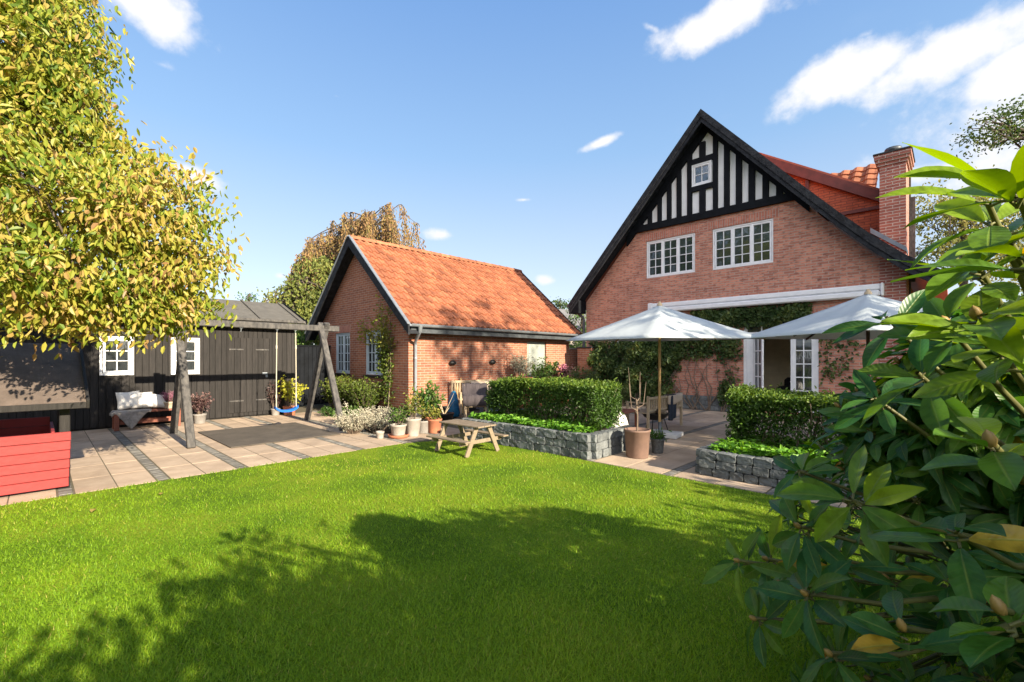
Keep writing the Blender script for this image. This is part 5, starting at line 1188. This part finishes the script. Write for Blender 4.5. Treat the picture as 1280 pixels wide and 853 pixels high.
# ================================================================== TREES
def foliage_tree(kind, label, base, trunk_pts, trunk_r, ells, n_cl, per, spread, leaf, wid, m, cat="tree", group=None, droop=.3, tone_w=.5, zmin=None, shell=.55, keep=None, limbs=26, bend=.2, bias=0.0, top_tint=0.0, align=0.0, bow=.12, lr=.24):
    t = thing(kind, label, cat, base, 0, group)
    C, P, tone = clumps(ells, n_cl, per, spread, shell, zmin, keep)
    n = len(P); D = rng.normal(size=(n, 3)); D[:, 2] -= droop * 2; Nn = rng.normal(size=(n, 3)) * .8; Nn[:, 2] += .5
    zz = (P[:, 2] - P[:, 2].min()) / np.ptp(P[:, 2])
    D += align * np.repeat(unit(rng.normal(size=(len(C), 3)) - np.array([0, 0, .8])), per, 0) * 1.6
    tint = np.clip(bias + tone_w * tone + (1 - tone_w) * rng.random(n) + top_tint * (zz - .5), 0, 1)
    leaf_object("crown", P, D, Nn, leaf * rng.uniform(.65, 1.2, n), wid * rng.uniform(.75, 1.2, n), tint, m, t, bend=bend)
    mb = MB(); tp = [Vector(p) for p in trunk_pts]; k = len(tp)
    mb.tube(tp, [trunk_r * (1 - .62 * i / (k - 1)) for i in range(k)], 10)
    ch = [Vector(c) for c in C[rng.choice(len(C), min(limbs, len(C)), replace=False)]]
    for c in ch:
        i = rnd.randrange(max(1, k // 2), k); limb(mb, tp[i], c, trunk_r * lr, .006, bow)
        for c2 in sorted(ch, key=lambda q: (q - c).length)[1:3]: limb(mb, tp[i].lerp(c, .6), c.lerp(c2, .6), trunk_r * .09, .005, .12, 4)
    mb.build("trunk", "bark", t, world=True); return t
def E(px, py, d, rx, rz=None, ry=None): p = at(px, py, d); return ((p.x, p.y, p.z), (rx, ry or rx, rz or rx))
# the yellowing tree at the left edge
foliage_tree("autumn_tree", "tall tree with yellow and green autumn leaves filling the left edge of the photo", (-1.7, 7.9, 0), [(-1.7, 7.9, 0), (-1.65, 7.85, 1.2), (-1.5, 7.8, 2.6), (-1.4, 7.7, 4.2), (-1.3, 7.6, 6.0)], .22,
    [E(-30, 50, 5.0, 1.15, 1.2), E(105, 305, 4.7, 1.12, .92), E(212, 335, 4.8, .43, .55), E(185, 258, 4.8, .54, .56), E(10, 215, 4.7, 1.12), E(55, 352, 4.3, .55, .38), E(226, 385, 4.9, .27, .25), E(140, 372, 4.6, .60, .38), E(-140, 300, 4.3, 1.1), E(-110, -20, 4.8, 1.3), E(-70, -160, 5.0, 1.3), E(50, 150, 4.8, .58), E(10, 60, 4.5, .72, .9), E(58, 60, 4.8, .33, .6)],
    1500, 48, .135, .084, .036, "leaf_autumn", droop=.6, tone_w=.55, shell=.42, limbs=40, bias=.0, top_tint=-.28, align=.9, bow=.03, lr=.12)
# weeping birch far behind the outbuilding
wd = 22.0
wb = at(425, 448, wd); wt = thing("weeping_birch", "weeping birch with russet hanging twigs standing behind the outbuilding", "tree", (wb.x, wb.y, 0))
mb = MB(); P = []; D = []; T = []
def smooth(pts, k=5):
    out = []; n = len(pts)
    for i in range(n - 1):
        p0, p1_, p2_, p3 = pts[max(i - 1, 0)], pts[i], pts[i + 1], pts[min(i + 2, n - 1)]
        for j in range(k):
            t = j / k; out.append(.5 * ((2 * p1_) + (p2_ - p0) * t + (2 * p0 - 5 * p1_ + 4 * p2_ - p3) * t * t + (3 * p1_ - p0 - 3 * p2_ + p3) * t ** 3))
    return out + [pts[-1]]
trunk = [Vector((wb.x, wb.y, 0)), at(428, 390, wd), at(435, 330, wd), at(434, 296, wd), at(440, 276, wd)]
mb.tube(trunk, [.3, .26, .22, .16, .08], 9)
arches = []
env = [(372, 318), (385, 300), (400, 288), (420, 268), (440, 256), (455, 262), (470, 255), (490, 247), (505, 262), (518, 296)]
def env_y(x):
    for (a, b), (c, d) in zip(env, env[1:]):
        if a <= x <= c: return b + (d - b) * (x - a) / (c - a)
    return 310
for k in range(78):
    px = rnd.uniform(384, 517) if k % 5 else rnd.uniform(372, 400); top = at(px, env_y(px) + abs(rnd.gauss(0, 28)), wd + rnd.uniform(-2.6, 2.6)); i = rnd.choice((2, 3, 3, 4)); s = trunk[i]
    out = Vector((top.x - wb.x, top.y - wb.y, 0)); end = top + out * rnd.uniform(.05, .4) - Vector((0, 0, rnd.uniform(.5, 1.6)))
    pts = [s, s.lerp(top, .5) + Vector((0, 0, rnd.uniform(-.5, .1))), top, top.lerp(end, .5) + Vector((0, 0, .18)), end]
    pts = smooth([p + Vector((rnd.gauss(0, .12), rnd.gauss(0, .12), rnd.gauss(0, .1))) if 0 < i_ else p for i_, p in enumerate(pts)]); mb.tube(pts, [.034 * (1 - .85 * i_ / (len(pts) - 1)) for i_ in range(len(pts))], 5, cap=False); arches.append(pts)
low = [(322, 388), (335, 372), (350, 352), (365, 338), (380, 318), (398, 300)]
env2 = low
for k in range(46):
    px = rnd.uniform(322, 420); (a, b), (c, d) = next(((p, q) for p, q in zip(low + [(400, 300)], (low + [(425, 330)])[1:]) if p[0] <= px <= q[0]), (low[-1], (425, 330)))
    top = at(px, b + (d - b) * (px - a) / max(1, c - a) + abs(rnd.gauss(0, 22)), wd + rnd.uniform(-2, 2)); s = trunk[rnd.choice((1, 2, 2, 3))]
    end = top + (top - s) * rnd.uniform(.02, .1) - Vector((0, 0, rnd.uniform(.3, 1)))
    pts = [s, s.lerp(top, .5) + Vector((0, 0, .2)), top, top.lerp(end, .5) + Vector((0, 0, .12)), end]; pts = smooth(pts); mb.tube(pts, [.045 * (1 - .85 * i_ / (len(pts) - 1)) for i_ in range(len(pts))], 5, cap=False); arches.append(pts)
for ai, pts in enumerate(arches):
    green = ai >= len(arches) - 46
    for q in range(26):
        u = rnd.uniform(.25, .999) * (len(pts) - 1); i = min(int(u), len(pts) - 2); p = pts[i].lerp(pts[i + 1], u - i)
        L_ = rnd.uniform(.7, 3.4); sx, sy = rnd.gauss(0, .12), rnd.gauss(0, .12); tone = rnd.random()
        for w in range(int(L_ * 11)):
            s = w / 11; P.append((p.x + sx * s + rnd.gauss(0, .06), p.y + sy * s + rnd.gauss(0, .06), p.z - s)); D.append((rnd.gauss(0, .5), rnd.gauss(0, .5), -1)); T.append(min(1, max(0, (.0 if green and tone < .8 else .35) + .35 * tone + rnd.uniform(-.25, .3))))
        if q % 3 == 0: mb.tube([p, p + Vector((sx * L_, sy * L_, -L_))], [.010, .004], 3, cap=False)
P = np.array(P); D = np.array(D); Nn = rng.normal(size=P.shape)
keepm = P[:, 2] > .8; P, D, Nn, T = P[keepm], D[keepm], Nn[keepm], np.array(T)[keepm]
leaf_object("crown", P, D, Nn, .14, .062, T, "leaf_willow", wt, bend=.1); mb.build("trunk", "bark", wt, world=True)
foliage_tree("ivy_clad_tree", "broad olive green tree with ivy and bare sticks behind the shed roof end", at(370, 448, 19).to_tuple()[:2] + (0,), [at(372, 470, 19), at(370, 420, 19), at(372, 390, 19), at(378, 350, 19)], .25,
    [E(362, 388, 19, .9, 1.0), E(395, 362, 19.5, 1.0, 1.2), E(340, 400, 18.5, .5, .5), E(420, 390, 19.5, 1.2, 1.4), E(385, 420, 19, 1.3, 1.1)], 330, 40, .26, .15, .085, "leaf_ivy", droop=.8, tone_w=.6, limbs=34)
foliage_tree("garden_bush", "bright green bush seen over the black board fence", (5.9, 16.6, 0), [(5.9, 16.6, 0), (5.9, 16.6, 1.2), (5.9, 16.6, 1.8)], .06, [((5.6, 16.4, 1.9), (.8, .6, .7)), ((6.6, 16.8, 1.8), (.7, .6, .7)), ((4.9, 16.9, 1.8), (.6, .5, .6))], 120, 26, .13, .11, .06, "leaf_green", cat="bush", limbs=12)
foliage_tree("pale_birch", "thin yellowing tree behind the house chimney on the right", at(1200, 448, 27).to_tuple()[:2] + (0,), [at(1205, 500, 27), at(1203, 400, 27), at(1206, 320, 27), at(1200, 240, 27)], .28,
    [E(1190, 262, 27, 2.1, 1.6), E(1180, 312, 27, 1.9, 1.3), E(1225, 300, 26, 1.8, 2.2), E(1172, 275, 27.5, 1.3, .9), E(1260, 320, 26, 2.2, 2.4), E(1250, 250, 27, 1.6, 1.2)], 230, 26, .42, .2, .11, "leaf_birch", droop=.4, shell=.3, limbs=40)
foliage_tree("tall_tree", "tall dark green tree whose upper sprays stand above the pale tree at the right edge", at(1330, 448, 15).to_tuple()[:2] + (0,), [at(1335, 500, 15), at(1330, 380, 15), at(1325, 260, 15), at(1300, 170, 15)], .26,
    [E(1250, 158, 15, .85, .5), E(1225, 178, 15, .5, .35), E(1300, 150, 15, .9, .9), E(1330, 250, 15, 1.2, 1.4), E(1275, 138, 15, .5, .3)], 150, 28, .17, .11, .055, "leaf_dark", droop=.2, shell=.2, limbs=40)
for (px, py, d, r, lab) in ((700, 388, 40, 1.0, "tiny dark conifer top behind the outbuilding roof end"), (312, 382, 34, 1.0, "bare topped little tree beyond the shed roof ridge"), (727, 400, 34, 1.5, "far green tree glimpsed between the outbuilding and the house")):
    p = at(px, py, d); foliage_tree("far_tree", lab, (p.x, p.y, 0), [(p.x, p.y, 0), (p.x, p.y, p.z - .6), (p.x, p.y, p.z + .9)], .12, [((p.x, p.y, p.z), (r * .6, r * .6, r)), ((p.x, p.y, p.z - 1.5), (r, r, 1.3))], 60, 30, .22, .2, .10, "leaf_dark" if d > 34 else "leaf_green", cat="tree", limbs=14)
hp = at(722, 388, 38); t = thing("neighbour_house", "distant house with a grey roof glimpsed between outbuilding and house", "house", (hp.x, hp.y, 0), R(44))
mb = MB(); mb.box((-3, -5, 0), (3, 5, 3.6)); mb.build("wall", "pale_pot", t)
mb = MB(); mb.prism([(-3.4, 3.5), (3.4, 3.5), (0, 5.6)], -5.3, 5.3, lambda u, v, w: (u, w, v)); mb.build("roof", "slate", t)
hp2 = thing("gateway_hedge", "green hedge showing above the dark gate between outbuilding and house", "hedge", (16.5, 10.6, 0))
Cc, P, tone = clumps([((16.2, 11.0, 1.1), (1.0, 1.6, 1.35)), ((17.5, 9.9, 1.1), (1.0, .45, 1.3))], 90, 34, .16, .4); n = len(P)
leaf_object("foliage", P, scatter_dirs(n, up=.2), rng.normal(size=(n, 3)), .10, .055, tone * .5 + .5 * rng.random(n), "leaf_green", hp2)
mb = MB()
for k in range(12): limb(mb, (16.2, 11 + rnd.uniform(-1, 1), 0), (16.2 + rnd.uniform(-.6, .6), 11 + rnd.uniform(-1.2, 1.2), 1.9), .03, .008)
mb.build("stems", "bark", hp2, world=True)
# trees and bushes standing behind and to the right of the photographer: they throw the shade on lawn and terrace
for i, (x, y, ells, n_, lab) in enumerate((
    (.7, -2.3, [((.6, -2.2, 1.3), (.95, .6, .98)), ((1.5, -2.4, 1.25), (.9, .6, .92)), ((-.15, -2.1, 1.15), (.5, .5, .95))], 560, "rounded dark shrub at the lawn edge behind the viewpoint"),
    (4.4, -3.6, [((3.7, -3.6, 1.1), (1.2, .8, 1.05)), ((5.4, -3.8, 1.15), (1.3, .8, 1.15)), ((2.8, -3.4, 1.05), (.8, .7, 1.0))], 340, "wide dark shrub to the right of the viewpoint"),
    (8.6, -5.6, [((8.2, -5.6, 2.0), (1.4, 1.2, 1.8)), ((10.2, -5.8, 2.3), (1.5, 1.2, 2.1))], 230, "tall dark shrub beyond the big rhododendron"))):
    foliage_tree("shade_shrub", lab, (x, y, 0), [(x, y, 0), (x, y, .8), (x, y, 1.6)], .08, ells, n_, 26, .17, .12, .06, "leaf_dark", cat="shrub", group=None, shell=.4, limbs=20)
foliage_tree("shade_tree", "large spreading tree right of the viewpoint, shading the terrace", (9.0, -9, 0), [(9.0, -9, 0), (9.0, -9, 2.5), (8.9, -9, 5), (9.0, -9, 8)], .3,
    [((8.5, -9, 5.7), (2.0, 1.6, 1.9)), ((10.8, -9.3, 5.8), (2.2, 2.0, 2.2)), ((12.9, -9, 6.0), (1.8, 1.8, 2.2)), ((9.2, -9, 4.2), (2.4, 1.4, 1.0)), ((11.8, -8.8, 4.2), (1.8, 1.3, 1.0))], 400, 24, .36, .19, .11, "leaf_dark", shell=.25, limbs=44)
foliage_tree("shade_tree", "slender taller tree right of the viewpoint with open upper sprays", (8.0, -10, 0), [(8.0, -10, 0), (8.0, -10, 4), (7.9, -10, 8), (8.0, -10, 10.6)], .2,
    [((7.3, -10, 9.8), (1.0, .9, 1.1)), ((8.9, -10, 10.2), (1.1, .9, 1.3)), ((8.2, -10, 8.6), (1.3, 1.0, .8)), ((10.6, -10, 9.0), (1.3, .8, .7)), ((7.8, -10, 7.8), (1.0, .9, .8))], 66, 24, .27, .19, .11, "leaf_dark", shell=.2, limbs=26)
for (px, d, r, h, lab) in ((1215, 15, 1.6, 3.4, "dense hedge closing the garden right of the house, behind the rhododendron"), (1300, 11, 1.8, 3.2, "second dense hedge bush at the right frame edge behind the rhododendron")):
    p = at(px, 448, d); foliage_tree("boundary_hedge", lab, (p.x, p.y, 0), [(p.x, p.y, 0), (p.x, p.y, 1), (p.x, p.y, 2)], .08, [((p.x, p.y, h * .45), (r, r, h * .5)), ((p.x + 1, p.y - 1.4, h * .45), (r, r, h * .5))], 210, 26, .22, .13, .07, "leaf_dark", cat="hedge", shell=.6, limbs=14)
for i, (x, y, h, r) in enumerate(((-17, 1, 13, 4.2), (-18, 9, 16, 4.8), (-17, 16, 18, 5.0), (-18, 24, 17, 5.0), (-15, -5, 11, 4.0))):
    foliage_tree("boundary_tree", "broad leafy tree on the garden boundary behind the viewpoint", (x, y, 0), [(x, y, 0), (x, y, 3), (x, y, h * .8)], .3, [((x, y, h * .6), (r, r, h * .38)), ((x, y + 2, h * .45), (r * .8, r * .8, h * .35))], 300, 26, .6, .36, .22, "leaf_green", group="trees on the boundary behind the viewpoint", limbs=18)

# ================================================================== RHODODENDRON
rh = thing("rhododendron", "large rhododendron with long glossy leaves filling the right foreground", "shrub", (2.35, -.35, 0))
VV = []; FF = []; TT = []; AC = []; AL = []; cnt = 0
NS, NT = 8, 5
def big_leaf(p, d, nrm, L_, W_, tint, bend=.25, fold=.22, twist=0.0):
    global cnt
    d = Vector(d).normalized(); s = d.cross(Vector(nrm)).normalized(); nn = s.cross(d)
    out = [0, .42, .70, .90, 1.0, .97, .82, .48, .04]; vs = []
    for i in range(NS + 1):
        u = i / NS; w = W_ * .5 * out[i] if i else W_ * .05
        if i == 0: w = W_ * .06
        c = Vector(p) + d * (L_ * u) - nn * (bend * L_ * u * u)
        for j in range(NT):
            q = j / (NT - 1) * 2 - 1
            vs.append(c + s * (q * w) + nn * (fold * w * abs(q) ** 1.3) + nn * (.03 * W_ * math.sin(u * 9 + q * 2 + tint * 20) * abs(q)))
    b = len(VV)
    VV.extend([v.x, v.y, v.z] for v in vs); TT.extend([tint] * len(vs)); AC.extend((j / (NT - 1) * 2 - 1) for i in range(NS + 1) for j in range(NT)); AL.extend(i / NS for i in range(NS + 1) for j in range(NT))
    FF.extend([b + i * NT + j, b + i * NT + j + 1, b + (i + 1) * NT + j + 1, b + (i + 1) * NT + j] for i in range(NS) for j in range(NT - 1))
stems = MB(); buds = []
def rosette(p, axis, n, L_, W_, t0, t1, el=(-20, 40), bud=False, stem_to=None, sr=.006):
    p = Vector(p); axis = Vector(axis).normalized(); x = axis.orthogonal().normalized(); y = axis.cross(x); ph = rnd.uniform(0, 6.28)
    for k in range(n):
        a = ph + k * 2.4 + rnd.uniform(-.25, .25); e = R(rnd.uniform(*el)); d = (x * math.cos(a) + y * math.sin(a)) * math.cos(e) + axis * math.sin(e)
        nn = axis * math.cos(e) - (x * math.cos(a) + y * math.sin(a)) * math.sin(e) + Vector((rnd.gauss(0, .25), rnd.gauss(0, .25), rnd.gauss(0, .25)))
        l = L_ * rnd.uniform(.7, 1.1); pet = .14 * l; p0 = p + axis * rnd.uniform(-.035, .01)
        stems.tube([p0, p0 + d * pet], [.0028, .0022], 5, cap=False)
        tt = .97 + rnd.random() * .03 if rnd.random() < .025 else rnd.uniform(t0, t1)
        big_leaf(p0 + d * pet, d, nn, l, W_ * rnd.uniform(.8, 1.12), tt, rnd.uniform(.02, .34), rnd.uniform(.08, .5))
    if bud: buds.append((p.copy(), axis.copy()))
    q = Vector(stem_to) if stem_to is not None else p - axis * .25 + Vector((0, 0, -.12))
    stems.tube([p + axis * .01, p.lerp(q, .45) - axis * .03, q], [sr * .75, sr, sr * 1.35], 7, cap=False)
BUSH = [(Vector((2.42, -.30, .66)), .93, .80), (Vector((2.72, -.74, 1.0)), .92, .62), (Vector((3.05, -.46, .86)), .74, .48), (Vector((2.08, -.82, .95)), .72, .66), (Vector((1.72, -.46, .62)), .48, .52), (at(1262, 485, 1.35), .26, .22), (at(1195, 560, 1.5), .32, .26)]
def inside(p, s=1.0): return any(((p.x - c.x) / a) ** 2 + ((p.y - c.y) / a) ** 2 + ((p.z - c.z) / b2) ** 2 < s for c, a, b2 in BUSH)
made = 0
while made < 1150:
    c, a, b2 = rnd.choice(BUSH); d = Vector((rnd.gauss(0, 1), rnd.gauss(0, 1), rnd.gauss(.15, 1))).normalized(); k = rnd.uniform(.35, 1.06) if made % 3 == 0 else rnd.uniform(.78, 1.06)
    p = c + Vector((d.x * a, d.y * a, d.z * b2)) * k
    dist = math.hypot(p.x, p.y)
    if p.z < .12 or dist < .70: continue
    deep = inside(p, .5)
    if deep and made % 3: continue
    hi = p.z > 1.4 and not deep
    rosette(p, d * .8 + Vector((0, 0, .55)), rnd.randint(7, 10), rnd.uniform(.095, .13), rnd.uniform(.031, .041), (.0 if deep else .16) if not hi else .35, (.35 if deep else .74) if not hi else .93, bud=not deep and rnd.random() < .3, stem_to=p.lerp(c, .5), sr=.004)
    made += 1
# the near shoots that stand clear of the bush
near = [  # pixel, depth, axis, leaves, length, width, tint range, elevation range
    ((1268, 235), .66, (-.25, .1, 1), 10, .15, .055, .74, .93, (0, 65)), ((1236, 262), .78, (-.5, .1, .8), 7, .13, .046, .70, .93, (-10, 40)), ((1285, 330), .62, (-.3, .2, .9), 8, .13, .048, .6, .93, (-10, 50)), ((1222, 400), .74, (-.5, .2, .8), 9, .13, .05, .62, .92, (-15, 40)), ((1262, 300), .80, (-.3, .3, .8), 7, .12, .048, .60, .9, (-10, 40)),
    ((1196, 672), .78, (-.3, .3, 1), 7, .135, .047, .3, .75, (-20, 50)), ((1068, 628), 1.02, (-.7, .4, .5), 8, .14, .045, .55, .93, (-30, 30)), ((1000, 660), 1.25, (-.7, .4, .6), 8, .12, .042, .2, .6, (-20, 40)),
    ((1010, 745), 1.15, (-.6, .5, .6), 8, .13, .044, .15, .55, (-20, 40)), ((960, 700), 1.45, (-.8, .5, .5), 7, .14, .042, .2, .9, (-30, 20)), ((1150, 470), 1.0, (-.5, .4, .7), 8, .13, .045, .3, .75, (-20, 40)),
    ((1095, 500), 1.3, (-.6, .4, .7), 8, .13, .043, .1, .6, (-20, 30)), ((1130, 790), .85, (-.2, .3, 1), 7, .11, .045, .2, .6, (-10, 40)), ((1240, 560), .62, (-.3, .2, .9), 6, .11, .045, .55, .93, (-20, 40)),
    ((1255, 770), .6, (-.1, .4, .9), 6, .11, .042, .4, .8, (-30, 30)), ((1222, 335), .80, (-.4, .2, .8), 8, .125, .044, .68, .93, (-10, 45)), ((1185, 408), .92, (-.5, .3, .7), 8, .125, .042, .5, .9, (-15, 40)), ((1250, 440), .72, (-.4, .3, .8), 8, .12, .044, .55, .92, (-15, 40)), ((925, 702), 1.45, (-.8, .5, .4), 7, .14, .040, .3, .93, (-30, 25)), ((945, 775), 1.35, (-.7, .5, .5), 8, .12, .038, .15, .7, (-25, 35)), ((1000, 590), 1.5, (-.7, .5, .5), 8, .12, .038, .3, .85, (-25, 30)), ((1045, 700), 1.25, (-.6, .5, .6), 8, .12, .038, .2, .7, (-25, 35)), ((1040, 820), 1.1, (-.5, .5, .6), 8, .12, .038, .1, .6, (-25, 35)), ((1110, 400), 1.25, (-.6, .3, .8), 8, .13, .042, .1, .6, (-25, 25))]
for (px, d, ax, n_, L_, W_, t0, t1, el) in near:
    p = at(px[0], px[1], d); rosette(p, ax, n_, L_, W_, t0, t1, el, bud=rnd.random() < .4, stem_to=p.lerp(Vector((2.3, -.5, .8)), .32), sr=.006)
for k in range(16):
    a = rnd.uniform(0, 6.28); e = Vector((2.4 + math.cos(a) * .6, -.4 + math.sin(a) * .6, rnd.uniform(.8, 1.6))); limb(stems, (2.4 + rnd.uniform(-.15, .15), -.4 + rnd.uniform(-.15, .15), 0), e, .02, .008)
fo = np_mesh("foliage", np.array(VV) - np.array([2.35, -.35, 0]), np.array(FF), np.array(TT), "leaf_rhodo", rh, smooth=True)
for nm, arr in (("across", AC), ("along", AL)): fo.data.attributes.new(nm, "FLOAT", "POINT").data.foreach_set("value", np.array(arr, dtype=np.float32))
stems.build("stems", "rhodo_stem", rh, world=True)
mb = MB()
for p, ax in buds:
    b0 = len(mb.v); x = ax.orthogonal().normalized(); y = ax.cross(x)
    prof = [(0, 0), (.006, .003), (.0085, .012), (.006, .021), (0, .028)]
    mb.add([p + x * (r * math.cos(j * 1.047)) + y * (r * math.sin(j * 1.047)) + ax * h for r, h in prof for j in range(6)], [(i * 6 + j, i * 6 + (j + 1) % 6, (i + 1) * 6 + (j + 1) % 6, (i + 1) * 6 + j) for i in range(4) for j in range(6)], True)
o = mb.build("buds", "bud", rh, world=True); o["kind"] = "stuff"

# ================================================================== GRASS
n = 540000
dd = 1.2 / (1 - rng.random(n) * (1 - 1.2 / 9.5)); th = rng.uniform(-1.5, 1.05, n)          # denser close by
x = dd * (FX + th * 1.25 * FY); y = dd * (FY - th * 1.25 * FX)
k = in_lawn(x, y) & (x > -9); x, y = x[k], y[k]; dd = dd[k]; n = len(x)
f = np.sin(x * 1.9 + 1.1 * np.sin(y * 1.3)) * np.sin(y * 2.2 + x * .7) * .5 + np.sin(x * 7.3 + y * 3.1) * np.sin(y * 6.1 - x * 2) * .3
hgt = rng.uniform(.012, .030, n) * (1 + .25 * f); wid = .0022 + .0010 * dd * rng.uniform(.6, 1.3, n)
az = rng.uniform(0, 2 * math.pi, n); lean = rng.uniform(.3, 1.5, n); sx, sy = -np.sin(az + rng.normal(size=n) * .6), np.cos(az)
base = np.stack([x, y, np.zeros(n)], 1); side = np.stack([sx, sy, np.zeros(n)], 1) * wid[:, None] * .5
tipv = base + np.stack([np.cos(az) * lean, np.sin(az) * lean, np.ones(n)], 1) * hgt[:, None]
V = np.stack([base - side, base + side, tipv], 1).reshape(-1, 3); Fq = np.arange(3 * n).reshape(-1, 3)
tint = np.clip(.42 + .22 * f + rng.normal(size=n) * .2, 0, .93); dry = np.clip(np.sin(x * 1.1 + 2.0 * np.sin(y * .8 + .5)) * np.sin(y * 1.4 - x * .6 + 1.0) - .25, 0, 1)
tint = np.clip(tint + .28 * dry + .10 * np.sin(x * .5 + y * .9), 0, .95); tint[rng.random(n) < .012 + .16 * dry] = 1
g = np_mesh("grass", V, Fq, np.repeat(tint, 3), "grass_blade"); tag(g, "short mown green grass of the lawn", "grass", None, "stuff")
# a few fallen leaves on the lawn
for k, (px, py) in enumerate(((200, 622), (118, 640))):
    q = on_ground(px, py); o = leaf_object("fallen_leaf", [(0, 0, .03)], [(rnd.gauss(0, 1), rnd.gauss(0, 1), .1)], [(.1, .1, 1)], .09, .05, np.array([.8]), "leaf_autumn", None, off=(0, 0, 0)); o.location = (q.x, q.y, 0)
    tag(o, "single fallen yellow leaf lying on the sunlit lawn", "leaf", "fallen leaves on the lawn")
